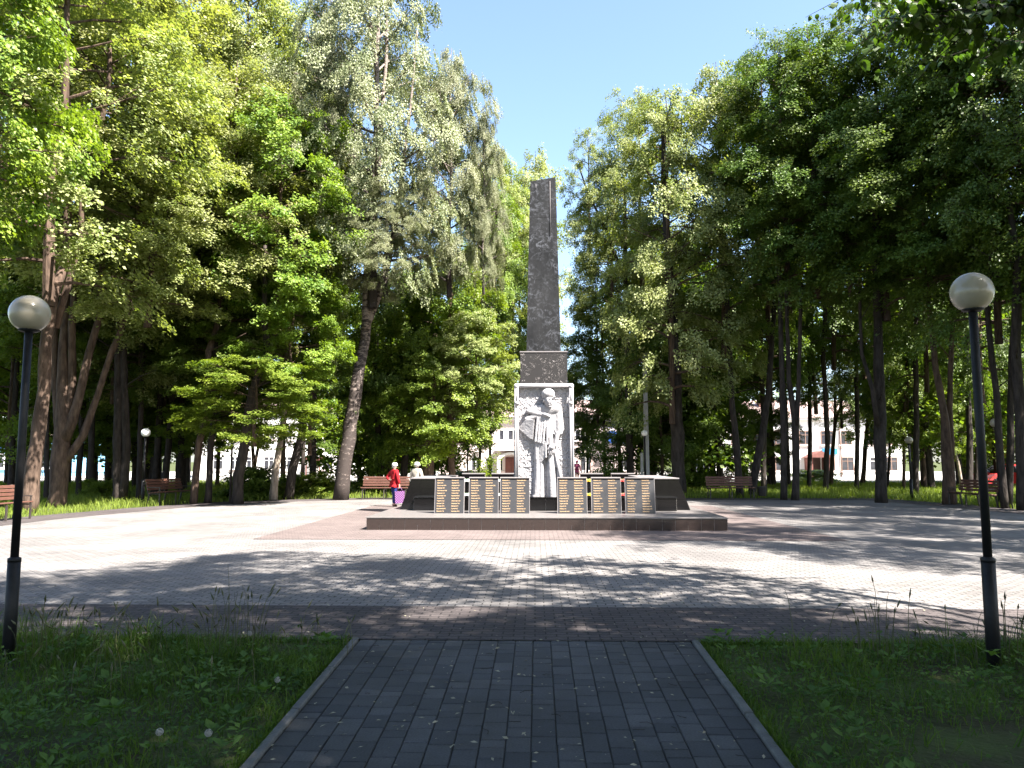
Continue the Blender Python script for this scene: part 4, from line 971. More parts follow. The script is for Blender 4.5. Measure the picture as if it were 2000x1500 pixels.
def limb_pts(st, d, dy=0.0):
    return [(Vector(P(x, y, d + dy * i)), w) for i, (x, y, w) in enumerate(st)]
def tree(name, label, cat, d, stems, crowns, bark='bark', group=None, leaf='leaf_lime', seed=1, base_px=None):
    """stems: lists of (px, py, width px) read off the photo at distance d (first point of the first stem = foot);
    crowns: (px, py_bottom, py_top, radius m, kind, variant, dy, leaf)"""
    rr = random.Random(seed); f0 = stems[0][0]; b_ = GB(f0[0], d, 0)
    e = empty(name, (b_[0], b_[1], 0), label, cat, group); base = Vector(b_)
    tb = MB()
    for si, st in enumerate(stems):
        pts = []; rad = []
        for k, (x, y, w) in enumerate(st):
            q = Vector(P(x, y, d)) - base
            if si == 0 and k == 0: q = Vector((0, 0, -.15))
            q.y += (rr.uniform(-.12, .12) * k) if k else 0
            pts.append(q); rad.append(max(.02, w * .46 * mpp(d)))
        # resample with a little wander
        P2, R2 = [], []
        for k in range(len(pts) - 1):
            n = max(2, int((pts[k + 1] - pts[k]).length / .55))
            for j in range(n):
                t = j / n; q = pts[k].lerp(pts[k + 1], t); rd = rad[k] + (rad[k + 1] - rad[k]) * t
                q += Vector((rr.uniform(-1, 1), rr.uniform(-1, 1), 0)) * rd * .12
                if si == 0 and q.z < .6: rd *= 1 + .3 * max(0, .6 - max(q.z, 0)) ** 1.5
                P2.append(q); R2.append(rd)
        P2.append(pts[-1]); R2.append(rad[-1])
        tb.tube(P2, R2, 12, 0, noise=.16, rng=rr)
        # a few bare limbs and twigs leaving the stem
        L_ = len(P2)
        for k in range(max(1, L_ // 6)):
            i = rr.randrange(L_ // 3, L_); q = P2[i]
            if q.z < 2.2: continue
            a = rr.uniform(0, 6.28); l = rr.uniform(.7, 2.2); dirv = Vector((math.cos(a), math.sin(a), rr.uniform(.1, .9)))
            tb.tube([q, q + dirv * l * .5, q + dirv * l + Vector((0, 0, rr.uniform(-.2, .3)))], [R2[i] * .28, R2[i] * .16, .008], 6)
    tb.build('trunk', M[bark], e)
    for (px, pb_, pt_, Rm, kind, var, dy, lf) in crowns:
        z0, z1 = PZ(pb_, d + dy), PZ(pt_, d + dy); c_ = Vector(GB(px, d + dy, (z0 + z1) / 2)); K = KIND[kind]
        # keep columns true at crown mid-height
        me = crown_of(kind, var, lf or leaf, bark if bark in ('bark_birch',) else 'bark')
        o = obj('crown', me, e, (c_.x - base.x, c_.y - base.y, z0)); o.scale = (Rm / K['R'], Rm / K['R'], (z1 - z0) / K['H']); o.rotation_euler = (0, 0, rr.uniform(0, 6.28))
    return e
LM, MP, BI, DK = 'leaf_lime', 'leaf_maple', 'leaf_birch', 'leaf_shaded'
T = tree
# --- left side of the plaza
T('lime_tree', 'pale-barked lime leaning right behind the near lamp, forking high up', 'tree', 24.3, [[(56, 1003, 32), (66, 865, 29), (80, 760, 26), (101, 676, 24), (118, 585, 22), (116, 500, 19), (120, 300, 16), (120, 60, 9)], [(108, 640, 17), (135, 560, 14), (150, 460, 12), (170, 300, 8)]],
  [(125, 560, -330, 4.3, 'lime', 1, -.9, LM)], 'bark', seed=2)
T('lime_tree', 'multi-stemmed lime whose five stems fan out from one stout base', 'tree', 27.6, [[(112, 984, 36), (118, 900, 36), (122, 848, 34), (126, 690, 18), (130, 540, 15), (128, 300, 10)], [(122, 860, 22), (139, 745, 17), (146, 640, 15), (156, 520, 13), (160, 350, 8)], [(126, 860, 24), (152, 790, 19), (176, 690, 16), (192, 610, 14), (212, 520, 12), (230, 350, 8)],
  [(130, 900, 18), (160, 850, 15), (186, 770, 13), (217, 690, 13), (240, 610, 12), (262, 530, 10), (280, 400, 7)], [(116, 850, 20), (105, 730, 15), (104, 600, 13), (98, 420, 9)]], [(205, 560, -120, 4.6, 'lime', 2, .8, LM), (300, 620, 150, 3.2, 'lime', 3, -.6, LM), (165, 890, 690, 2.3, 'maple', 2, 9, MP)], 'bark', seed=3)
T('lime_tree', 'dark twin-trunked lime standing just left of the white globe lamp', 'tree', 30.0, [[(229, 976, 21), (232, 860, 18), (236, 690, 15), (243, 520, 12), (250, 300, 8)], [(240, 976, 19), (247, 870, 17), (246, 700, 14), (240, 560, 12), (236, 380, 8)]], [(258, 640, -60, 4.0, 'lime', 3, .5, LM), (225, 780, 560, 2.4, 'maple', 3, 1.8, DK), (290, 890, 690, 2.3, 'maple', 1, 8, MP)], 'bark_dark', seed=4)
T('lime_tree', 'slim dark tree right behind the pole of the white globe lamp', 'tree', 31.5, [[(271, 978, 13), (273, 860, 11), (276, 700, 10), (280, 500, 7)]], [(285, 760, 220, 3.0, 'lime', 1, .8, LM)], 'bark_dark', seed=5)
T('lime_tree', 'pair of dark slanting trunks behind the angled bench', 'tree', 35.0, [[(300, 962, 16), (306, 880, 14), (312, 740, 12), (318, 560, 9)], [(320, 962, 16), (330, 880, 13), (338, 740, 11), (350, 580, 8)]], [(325, 820, 400, 3.4, 'maple', 2, .5, MP)], 'bark_dark', seed=6)
T('maple_tree', 'reddish trunk leaning right just beyond the angled bench', 'tree', 29.4, [[(378, 984, 15), (385, 920, 15), (393, 865, 15), (405, 780, 14), (416, 690, 13), (428, 620, 12), (437, 560, 10), (446, 420, 7)]], [(455, 640, 80, 3.5, 'lime', 2, .5, LM), (420, 760, 560, 1.9, 'maple', 1, .6, DK), (385, 880, 690, 2.1, 'maple', 3, 7, MP)], 'bark', seed=7)
T('maple_tree', 'straight dark trunk standing at the paving edge right of the leaning reddish one', 'tree', 29.8, [[(406, 986, 14), (413, 875, 13), (420, 760, 12), (427, 660, 10), (428, 480, 7)]], [(395, 620, 120, 3.2, 'lime', 1, .6, LM)], 'bark_dark', seed=8)
T('maple_tree', 'thick dark trunk leaning right under bright low maple boughs', 'tree', 29.3, [[(462, 984, 24), (467, 930, 22), (480, 858, 20), (498, 760, 17), (516, 690, 15), (527, 620, 12), (518, 480, 8)]], [(545, 640, 190, 2.9, 'maple', 3, .2, MP), (500, 865, 690, 2.3, 'maple', 1, -.8, MP), (570, 790, 520, 2.2, 'maple', 2, .8, MP)], 'bark_dark', seed=9)
T('thin_tree', 'thin bare pole-like stem touching the thick leaning trunk', 'tree', 29.6, [[(449, 986, 5), (452, 900, 5), (455, 840, 4)]], [(462, 850, 660, 1.8, 'airy', 2, .8, MP)], 'bark_dark', seed=10)
T('aspen_tree', 'pale grey-barked tree right of the low bright maple boughs', 'tree', 32.2, [[(533, 972, 17), (538, 920, 15), (549, 855, 12), (556, 740, 10), (560, 600, 8)]], [(572, 720, 40, 2.9, 'lime', 3, .6, LM)], 'bark_pale', seed=11)
T('lime_tree', 'dark trunk immediately behind the pale grey-barked one', 'tree', 38, [[(552, 948, 11), (553, 860, 10), (560, 700, 9), (565, 520, 6)]], [(530, 800, 300, 3.2, 'lime', 1, .5, MP)], 'bark', seed=12)
T('spruce_tree', 'dark leaning trunk with a tangle of dead grey branches near the birch', 'tree', 32.8, [[(563, 968, 20), (572, 920, 18), (588, 850, 17), (605, 730, 14), (612, 640, 12), (616, 560, 9), (610, 400, 6)]], [(608, 880, 640, 2.0, 'airy', 3, .4, DK), (620, 700, 180, 2.6, 'airy', 1, .8, MP)], 'bark_dark', seed=13)
T('birch_tree', 'tall leaning birch with dark flaky bark and silvery drooping crown', 'tree', 32.4, [[(664, 976, 33), (674, 910, 30), (684, 830, 28), (697, 740, 25), (709, 660, 22), (719, 600, 20), (722, 500, 15), (735, 330, 12), (752, 100, 8), (760, -120, 5)], [(714, 640, 18), (738, 580, 15), (757, 510, 13), (775, 400, 10), (800, 220, 6), (815, 60, 4)]],
  [(735, 570, -190, 4.4, 'birch', 1, -.5, BI), (755, 570, 330, 2.4, 'birch', 2, -1.2, BI), (880, 560, 60, 2.5, 'birch', 2, .9, BI), (640, 520, -20, 2.5, 'birch', 2, .2, BI), (945, 560, 190, 1.3, 'birch', 1, .7, BI)], 'bark_birch', seed=14)
T('birch_tree', 'second birch behind, its silvery top showing left of the tall leaning one', 'tree', 39, [[(610, 950, 14), (612, 800, 12), (616, 600, 10), (622, 300, 6)]], [(618, 640, 20, 2.6, 'birch', 1, .3, BI), (520, 560, -30, 3.4, 'lime', 2, 1, LM)], 'bark_birch', seed=15)
T('maple_tree', 'far slender trunk seen against the long white building, first from the bench', 'tree', 47, [[(424, 940, 9), (428, 880, 8), (432, 780, 7)]], [(430, 830, 520, 3.0, 'maple', 3, .5, MP)], 'bark', seed=16)
T('maple_tree', 'far Y-shaped double trunk against the white building windows', 'tree', 46, [[(498, 938, 8), (496, 910, 8), (490, 850, 6), (488, 780, 5)], [(497, 912, 7), (506, 868, 6), (514, 800, 5)]], [(500, 850, 560, 2.8, 'maple', 1, .5, MP)], 'bark', seed=17)
T('maple_tree', 'vivid green tree at the photo edge above the half-hidden bench', 'tree', 18.5, [[(-120, 1040, 30), (-115, 800, 26), (-90, 500, 18), (-70, 200, 10)]], [(-52, 470, -330, 2.7, 'maple', 2, .4, MP)], 'bark', seed=18)
T('maple_tree', 'low leafy tree behind the near lamp pole at the photo edge', 'tree', 34, [[(20, 962, 12), (24, 850, 11), (30, 700, 9), (40, 480, 6)]], [(30, 860, 420, 3.2, 'maple', 1, .5, MP)], 'bark_dark', seed=19)
T('lime_tree', 'tall lime in the second row, its pale crown filling the sky above the angled bench', 'tree', 36.5, [[(352, 962, 13), (354, 800, 12), (358, 600, 10), (362, 300, 7)]], [(365, 620, -260, 4.6, 'lime', 3, .4, LM)], 'bark_dark', seed=50)
T('lime_tree', 'tall second-row lime whose crown meets the birch tops', 'tree', 37.5, [[(474, 956, 12), (476, 800, 11), (480, 600, 9), (484, 300, 6)]], [(480, 600, -170, 4.2, 'lime', 1, .4, LM)], 'bark', seed=51)
T('lime_tree', 'second-row lime behind the fan of five stems', 'tree', 34, [[(176, 962, 13), (178, 800, 12), (180, 600, 10), (184, 300, 7)]], [(60, 640, -250, 4.0, 'lime', 2, .4, LM), (200, 640, -280, 4.2, 'lime', 1, .4, LM)], 'bark_dark', seed=52)
for px_, d_, w_, lab_, top_ in ((90, 31, 10, 'slim dark stem between the leaning lime and the fan of five stems', 330), (152, 35, 11, 'dark stem seen through the fan of five stems', 360), (208, 38, 10, 'slim shaded stem just left of the twin-trunked lime', 380), (347, 41, 11, 'far dark stem between the angled bench trunks and the reddish leaning one', 420), (590, 45, 9, 'far slim stem between the leaning dark trunk and the birch', 480)):
    T('lime_tree', lab_, 'tree', d_, [[(px_, 960, w_), (px_ + 4, 850, w_ * .95), (px_ + 7, 700, w_ * .85), (px_ + 12, 520, w_ * .6)]], [(px_ + 10, 720, top_, 2.6, 'lime', 1 + px_ % 3, .4, MP)], 'bark_dark', seed=px_)
# --- centre
T('maple_tree', 'leafy tree with sunlit lower boughs left of the carved relief', 'tree', 37.5, [[(884, 948, 15), (880, 850, 15), (876, 720, 12), (880, 560, 9)]], [(880, 900, 440, 3.2, 'lime', 2, .4, MP), (930, 800, 600, 1.9, 'maple', 3, -1.2, LM)], 'bark', seed=20)
T('maple_tree', 'dense dark leafy tree behind the bench of the woman in red', 'tree', 39, [[(745, 948, 13), (740, 850, 12), (732, 720, 9), (728, 600, 7)]], [(765, 925, 500, 3.0, 'maple', 2, .5, DK)], 'bark_dark', seed=21)
T('maple_tree', 'dark trunk just right of the person in the cream top, leafy to the ground', 'tree', 38.2, [[(785, 948, 15), (792, 880, 14), (798, 780, 10), (806, 620, 8)]], [(820, 918, 520, 2.9, 'maple', 3, .6, MP)], 'bark_dark', seed=22)
T('lime_tree', 'broad brown trunk mostly hidden by foliage behind the end wall top', 'tree', 36.5, [[(838, 952, 26), (836, 900, 24), (842, 800, 17), (848, 650, 10)]], [(848, 890, 640, 2.2, 'maple', 1, .3, MP)], 'bark', seed=23)
T('aspen_tree', 'thin dark trunk between the globe lamp and the white relief', 'tree', 44, [[(957, 938, 6), (957, 860, 6), (955, 760, 5), (960, 600, 4)]], [(968, 800, 330, 2.5, 'lime', 1, .5, MP)], 'bark_dark', seed=24)
T('aspen_tree', 'thin leaning trunk beside the globe lamp in front of the pale house', 'tree', 46, [[(934, 938, 7), (938, 880, 6), (940, 800, 5)]], [(925, 850, 560, 2.3, 'maple', 2, .5, MP)], 'bark_dark', seed=25)
T('poplar_tree', 'airy bright tree rising directly behind the obelisk tip', 'tree', 52, [[(1040, 930, 10), (1042, 700, 8), (1046, 450, 5)]], [(1046, 700, 265, 2.9, 'airy', 1, .3, LM), (1000, 700, 300, 2.8, 'lime', 2, -3, LM), (955, 640, 250, 2.6, 'lime', 1, -5, LM), (1015, 760, 400, 2.5, 'lime', 3, .6, LM)], 'bark', seed=26)
T('young_tree', 'small leafy tree at the right shoulder of the white relief', 'tree', 50, [[(1147, 932, 5), (1147, 870, 5), (1146, 800, 4)]], [(1138, 885, 700, 2.0, 'maple', 3, .4, DK)], 'bark_dark', seed=27)
T('young_tree', 'thin pole-straight trunk between the barred gate and the blue panel', 'tree', 45, [[(1181, 938, 7), (1180, 860, 6), (1178, 780, 5), (1176, 640, 4)]], [(1165, 830, 540, 2.2, 'lime', 3, .4, DK)], 'bark_dark', seed=28)
# --- right side of the plaza
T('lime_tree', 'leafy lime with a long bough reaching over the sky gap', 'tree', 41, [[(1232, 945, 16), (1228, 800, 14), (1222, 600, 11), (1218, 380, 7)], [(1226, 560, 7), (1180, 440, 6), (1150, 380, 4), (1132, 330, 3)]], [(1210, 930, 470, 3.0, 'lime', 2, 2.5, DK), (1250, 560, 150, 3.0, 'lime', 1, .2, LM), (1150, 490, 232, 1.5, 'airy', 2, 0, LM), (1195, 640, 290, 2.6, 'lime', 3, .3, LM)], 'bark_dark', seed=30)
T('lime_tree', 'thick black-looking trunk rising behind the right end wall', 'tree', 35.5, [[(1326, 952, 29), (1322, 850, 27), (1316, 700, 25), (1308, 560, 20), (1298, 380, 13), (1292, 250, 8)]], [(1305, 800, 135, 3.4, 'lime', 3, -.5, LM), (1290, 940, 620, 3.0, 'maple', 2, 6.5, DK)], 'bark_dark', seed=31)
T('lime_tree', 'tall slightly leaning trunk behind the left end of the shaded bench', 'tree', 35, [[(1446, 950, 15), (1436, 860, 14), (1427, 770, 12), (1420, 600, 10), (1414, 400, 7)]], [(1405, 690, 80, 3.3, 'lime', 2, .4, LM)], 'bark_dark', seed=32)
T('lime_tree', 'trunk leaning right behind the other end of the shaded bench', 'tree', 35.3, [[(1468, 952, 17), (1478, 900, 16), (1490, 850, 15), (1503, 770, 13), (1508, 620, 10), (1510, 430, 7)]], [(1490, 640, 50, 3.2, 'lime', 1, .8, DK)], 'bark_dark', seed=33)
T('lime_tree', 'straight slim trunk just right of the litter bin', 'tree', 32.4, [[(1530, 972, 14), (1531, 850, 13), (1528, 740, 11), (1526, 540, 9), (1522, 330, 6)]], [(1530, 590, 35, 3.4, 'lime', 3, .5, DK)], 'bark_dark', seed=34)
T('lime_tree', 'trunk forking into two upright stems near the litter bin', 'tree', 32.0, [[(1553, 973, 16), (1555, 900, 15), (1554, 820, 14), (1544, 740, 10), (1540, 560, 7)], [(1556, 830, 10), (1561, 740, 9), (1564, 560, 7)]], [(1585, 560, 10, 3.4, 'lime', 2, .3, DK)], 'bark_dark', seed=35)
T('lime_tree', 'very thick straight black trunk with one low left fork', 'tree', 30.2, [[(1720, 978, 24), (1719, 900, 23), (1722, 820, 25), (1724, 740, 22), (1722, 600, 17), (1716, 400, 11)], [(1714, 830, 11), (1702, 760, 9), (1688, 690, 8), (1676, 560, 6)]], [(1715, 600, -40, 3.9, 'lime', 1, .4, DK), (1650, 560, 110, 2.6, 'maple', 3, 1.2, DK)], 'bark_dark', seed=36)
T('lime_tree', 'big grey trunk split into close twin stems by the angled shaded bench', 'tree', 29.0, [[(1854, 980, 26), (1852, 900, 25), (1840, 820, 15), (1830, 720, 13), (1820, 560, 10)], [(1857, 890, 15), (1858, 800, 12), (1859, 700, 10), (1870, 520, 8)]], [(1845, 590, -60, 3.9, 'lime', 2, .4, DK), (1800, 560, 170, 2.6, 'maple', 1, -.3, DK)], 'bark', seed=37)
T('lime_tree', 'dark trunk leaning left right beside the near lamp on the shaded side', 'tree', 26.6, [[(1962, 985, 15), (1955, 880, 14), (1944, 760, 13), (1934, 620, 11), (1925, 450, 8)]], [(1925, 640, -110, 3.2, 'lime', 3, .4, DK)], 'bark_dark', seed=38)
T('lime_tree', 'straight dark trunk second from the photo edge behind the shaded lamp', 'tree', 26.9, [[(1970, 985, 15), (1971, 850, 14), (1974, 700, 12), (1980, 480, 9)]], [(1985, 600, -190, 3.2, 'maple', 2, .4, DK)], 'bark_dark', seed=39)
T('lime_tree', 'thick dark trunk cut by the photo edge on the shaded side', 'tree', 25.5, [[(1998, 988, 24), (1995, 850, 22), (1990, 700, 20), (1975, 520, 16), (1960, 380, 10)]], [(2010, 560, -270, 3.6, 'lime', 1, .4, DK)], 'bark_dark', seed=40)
T('young_tree', 'slim forked tree in front of the orange porch building', 'tree', 51, [[(1622, 940, 9), (1626, 880, 8), (1630, 825, 7), (1627, 760, 4)], [(1630, 830, 5), (1644, 780, 4), (1664, 735, 3)]], [(1640, 830, 640, 1.9, 'airy', 2, .3, LM)], 'bark', seed=41)
T('young_tree', 'sunlit slim tree in front of the white wall right of the downpipe', 'tree', 53, [[(1684, 938, 10), (1690, 880, 9), (1694, 800, 7)]], [(1695, 860, 560, 2.3, 'maple', 3, .3, MP)], 'bark', seed=42)
T('young_tree', 'thin stem close beside the very thick straight black trunk', 'tree', 47, [[(1733, 942, 6), (1736, 880, 5), (1738, 780, 4)]], [(1752, 850, 540, 2.4, 'maple', 1, .3, DK)], 'bark_dark', seed=43)
T('pine_tree', 'thin pine-like trunk right of the slim dark lamp', 'tree', 45, [[(1805, 944, 11), (1803, 860, 9), (1800, 760, 7)]], [(1803, 800, 480, 2.0, 'airy', 3, .3, DK)], 'bark', seed=44)
T('young_tree', 'thin trunk between the slim dark lamp and the white building corner', 'tree', 44, [[(1765, 946, 7), (1765, 860, 6), (1768, 760, 4)]], [(1770, 870, 560, 2.0, 'maple', 2, .3, MP)], 'bark', seed=45)
T('maple_tree', 'bright yellow-green maple glowing behind the shaded twin stems', 'tree', 50, [[(1885, 938, 10), (1884, 880, 9), (1880, 780, 7)]], [(1890, 915, 600, 3.0, 'maple', 3, .3, MP)], 'bark', seed=46)
T('young_tree', 'pale slanting sapling trunk behind the angled shaded bench', 'tree', 42, [[(1880, 950, 7), (1872, 910, 6), (1862, 870, 4)]], [(1860, 890, 730, 1.3, 'airy', 1, .3, MP)], 'bark_pale', seed=47)
T('maple_tree', 'bright maple at the photo edge above the red car', 'tree', 52, [[(1990, 935, 10), (1988, 850, 9), (1985, 750, 7)]], [(1985, 905, 560, 3.0, 'maple', 1, .3, MP)], 'bark', seed=48)
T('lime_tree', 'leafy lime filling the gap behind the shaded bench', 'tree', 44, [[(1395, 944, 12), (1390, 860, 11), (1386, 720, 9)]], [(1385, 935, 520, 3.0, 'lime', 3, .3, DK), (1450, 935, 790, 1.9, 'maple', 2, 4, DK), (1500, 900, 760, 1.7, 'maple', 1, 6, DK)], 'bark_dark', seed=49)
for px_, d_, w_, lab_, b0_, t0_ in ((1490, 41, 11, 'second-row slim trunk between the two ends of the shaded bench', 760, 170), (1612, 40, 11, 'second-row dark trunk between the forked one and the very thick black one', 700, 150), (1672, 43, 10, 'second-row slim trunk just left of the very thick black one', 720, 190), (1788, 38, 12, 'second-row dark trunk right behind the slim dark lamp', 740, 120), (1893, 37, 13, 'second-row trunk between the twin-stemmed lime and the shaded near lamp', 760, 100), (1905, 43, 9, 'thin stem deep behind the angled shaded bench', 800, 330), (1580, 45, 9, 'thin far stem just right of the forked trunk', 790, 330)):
    T('lime_tree', lab_, 'tree', d_, [[(px_, 955, w_), (px_ + 3, 850, w_ * .95), (px_ - 2, 700, w_ * .85), (px_ + 4, 450, w_ * .6)]], [(px_ + 4, b0_, t0_, 3.0, 'lime', 1 + px_ % 3, .4, DK)], 'bark_dark', seed=px_)  # row added to shade the far wood and fill the grove with trunks
# --- trees that stand beside and behind the camera and shade the path; only the bough of one reaches into view
def near_tree(x, y, H_, Rm, zb, label, var, leaf=DK, kind='lime'):
    e = empty('lime_tree', (x, y, 0), label, 'tree', 'limes beside the near path'); rr = random.Random(int(x * 7 + y * 3))
    t = MB(); n = 14; zs_ = [zb * 1.15 * i / n for i in range(n + 1)]
    t.tube([(rr.uniform(-.05, .05), rr.uniform(-.05, .05), z - .1) for z in zs_], [.26 - .10 * i / n + .10 * max(0, 1 - i / 2) for i in range(n + 1)], 12, noise=.15, rng=rr); t.build('trunk', M['bark_dark'], e)
    o = obj('crown', crown_of(kind, var, leaf, dens=.42 if label.startswith('lime whose long') else .8), e, (0, 0, zb)); o.scale = (Rm / KIND[kind]['R'],) * 2 + ((H_ - zb) / KIND[kind]['H'],); o.rotation_euler = (0, 0, rr.uniform(0, 6)); return e
NEAR = [(6.6, -2.4, 19, 4.8, 5.2, 'lime beside the camera that shades the dark path'), (10.6, -.8, 20, 3.7, 5.0, 'lime whose long leafy bough hangs into the upper right corner'), (15.6, 9.9, 21, 4.5, 5.2, 'shading lime outside the frame beside the plaza corner'),
        (1.8, -5.5, 19, 5.0, 5.6, 'lime behind the camera near the path'), (12.2, -3.2, 20, 4.8, 5.4, 'lime in the second row behind the near bough tree'), (20.2, 15.5, 22, 4.6, 5.4, 'shading lime outside the frame along the dark plaza side'), (20.5, 22.5, 22, 4.6, 5.4, 'shading lime beyond the frame edge beside the shaded bench'),
        (-3.6, -2.2, 18, 5.0, 7.0, 'lime behind the camera on the grassy near side'), (24.5, 28.0, 22, 4.6, 5.0, 'shading lime in the back row beyond the shaded bench'), (9.5, -8.5, 19, 4.8, 5.0, 'lime farther behind the camera, second row'),
        (4.7, 1.7, 18, 5.4, 8.0, 'lime whose canopy spreads over the end of the path'), (-6.8, 1.6, 18, 5.0, 8.6, 'lime at the side of the near grass bed, crown above the lamp')]
near = [near_tree(x, y, h, r, zb, lab, 1 + i % 3) for i, (x, y, h, r, zb, lab) in enumerate(NEAR)]
# the bough: big heart-shaped leaves, real size
def near_bough(e, pts, nleaf, seed, spread=.55):
    rr = random.Random(seed); rs = np.random.RandomState(seed); base = e.location
    pts = [Vector(p) - base for p in pts]; mb = MB()
    mb.tube(pts, [.05 * (1 - .8 * i / (len(pts) - 1)) + .006 for i in range(len(pts))], 6, 1)
    shape = np.array([(0, 0), (.16, .30), (.46, .40), (.78, .24), (1.06, 0), (.78, -.24), (.46, -.40), (.16, -.30)]); V = []; F4 = []; TT = []
    def at(t):
        f = t * (len(pts) - 1); i = min(int(f), len(pts) - 2); return pts[i].lerp(pts[i + 1], f - i)
    twigs = []
    for k in range(nleaf // 16):
        t = .30 + .70 * rr.random() ** .8; q = at(t); a = rr.uniform(0, 6.28); l = spread * rr.uniform(.5, 1.5)
        end = q + Vector((math.cos(a) * l, math.sin(a) * l, rr.uniform(-.75, .12) * l)); mid = (q + end) / 2 + Vector((0, 0, .08 * l)); mb.tube([q, mid, end], [.008, .006, .003], 4, 1, cap=False); twigs.append((q, mid, end))
    for q, mid, end in twigs:
        for j in range(16):
            s = (j + rr.random()) / 16; c = q.lerp(mid, s * 2) if s < .5 else mid.lerp(end, s * 2 - 1); a = rr.uniform(0, 6.28)
            ax = Vector((math.cos(a) * .7, math.sin(a) * .7, -rr.uniform(.4, 1.1))).normalized(); nn = Vector((math.cos(a) * .6, math.sin(a) * .6, 1)) + Vector((rr.gauss(0, .35), rr.gauss(0, .35), rr.gauss(0, .3)))
            sd = ax.cross(nn).normalized(); n2 = sd.cross(ax); S = .115 * rr.uniform(.6, 1.15); c = c + ax * .03; n0 = len(V)
            for (u, w) in shape: V.append(c + ax * u * S + sd * w * S + n2 * (abs(w) * .35 - u * u * .15) * S)
            F4 += [(n0, n0 + 1, n0 + 7, n0), ]; tv = min(1, max(0, rr.gauss(.5, .25))); TT += [tv] * 8
    n = len(V) // 8; idx = np.arange(n) * 8
    Q = np.concatenate([np.stack([idx + 1, idx + 2, idx + 6, idx + 7], 1), np.stack([idx + 2, idx + 3, idx + 5, idx + 6], 1)]); TR = np.concatenate([np.stack([idx, idx + 1, idx + 7], 1), np.stack([idx + 3, idx + 4, idx + 5], 1)])
    bv = [tuple(v) for v in mb.v]; bq = np.array([f for f in mb.f if len(f) == 4]) + len(V)
    me = np_mesh('bough', np.array([tuple(v) for v in V] + bv), quads=np.concatenate([Q, bq]), tris=TR, attr=TT + [.5] * len(bv), mats=[M['leaf_near'], M['bark_dark']], midx=np.concatenate([np.zeros(len(Q), int), np.ones(len(bq), int), np.zeros(len(TR), int)]))
    return obj('bough', me, e)
bt = near[1]
near_bough(bt, [(10.5, -.6, 5.6), (8.0, 5.5, 6.2), P(2080, 20, 7.6), P(1880, 10, 7.9), P(1755, 40, 8.0)], 1500, 4)
near_bough(bt, [(10.5, -.6, 6.6), (8.6, 6.0, 7.2), P(2150, -90, 8.6), P(1900, -60, 8.8), P(1740, -30, 9.2)], 1500, 5, .8)
near_bough(bt, [(10.6, -.6, 5.0), (8.8, 5.2, 5.4), P(2180, 130, 8.2), P(2060, 90, 8.2), P(1960, 80, 8.3)], 700, 6)
# --- shrubs at the foot of the trees
def bush(px, d, Rm, h, label, leaf, var):
    b_ = GB(px, d, 0); e = empty('bush', (b_[0], b_[1], 0), label, 'bush'); o = obj('foliage', crown_of('bush', var, leaf), e, (0, 0, -.05)); o.scale = (Rm, Rm, h / 1.6); o.rotation_euler = (0, 0, px)
bush(604, 37, 1.25, 1.0, 'round green bush between the leaning dark trunk and the birch', MP, 1)
bush(494, 33, 1.2, 1.3, 'dark loose bush beside the thick leaning trunk', DK, 2)
bush(198, 33, .75, .8, 'small yellow-green bush in sun between the dark trunks', MP, 1)
bush(1362, 45, 1.6, 1.1, 'low bush in the shade right of the end wall', DK, 2)
bush(920, 50, 1.9, 1.0, 'bright yellow-green bush at the foot of the pale house', MP, 1)
bush(1193, 50, .45, 1.1, 'narrow yellow bush beside the thin straight trunk', MP, 2)
bush(1590, 60, 1.6, .9, 'scrubby bush in front of the orange porch', MP, 2)
# --- far wood seen as one mass
def far_woods(spots, seed):
    rs = np.random.RandomState(seed); Vs, Qs, As, Ms = [], [], [], []; n0 = 0
    for (x, y, zb, H_, Rm, bright) in spots:
        K = KIND['maple']; m = 4600; th = rs.rand(m) * 2 * np.pi; u = rs.rand(m); cl = rs.randint(0, 60, m)
        cu, ct = rs.rand(60), rs.rand(60) * 2 * np.pi; cr = K['prof'](cu) * Rm * np.sqrt(rs.uniform(.35, 1, 60))
        c = np.stack([np.cos(ct) * cr, np.sin(ct) * cr, zb + cu * (H_ - zb)], 1)
        pos = c[cl] + rs.randn(m, 3) * np.array([.62, .62, .34]) * Rm / 3.5; pos += np.array([x, y, 0])
        ax = np.stack([np.cos(th), np.sin(th), -rs.uniform(.3, 1.2, m)], 1); nm = np.stack([np.cos(th) * .5, np.sin(th) * .5, np.ones(m)], 1) + rs.randn(m, 3) * .4
        V, q = leaves(rs, pos, ax, nm, rs.uniform(.17, .31, m), .42); Vs.append(V); Qs.append(q + n0); n0 += len(V)
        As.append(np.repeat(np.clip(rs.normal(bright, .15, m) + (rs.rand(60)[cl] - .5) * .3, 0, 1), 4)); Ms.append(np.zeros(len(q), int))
        mb = MB(); w_ = rs.uniform(-.5, .5); mb.tube([(x, y, -.1), (x + w_ * .4, y, H_ * .3), (x + w_, y, H_ * .75)], [.2, .16, .05], 6); bv = np.array([tuple(v) for v in mb.v]); bf = np.array([f for f in mb.f if len(f) == 4])
        Vs.append(bv); Qs.append(bf + n0); n0 += len(bv); As.append(np.full(len(bv), .5)); Ms.append(np.ones(len(bf), int))
    return np_mesh('far_woods', np.concatenate(Vs), quads=np.concatenate(Qs), attr=np.concatenate(As), mats=[M['leaf_maple'], M['bark_dark']], midx=np.concatenate(Ms))
rr = random.Random(77); sp_ = []
for k in range(30):      # left wood, tint raised to stand in for light on it
    d = rr.uniform(40, 56); px = rr.uniform(-140, 380); b_ = GB(px, d, 0); sp_.append((b_[0], b_[1], rr.uniform(1.6, 4), rr.uniform(11, 17), rr.uniform(2.4, 3.6), rr.uniform(.4, .8)))
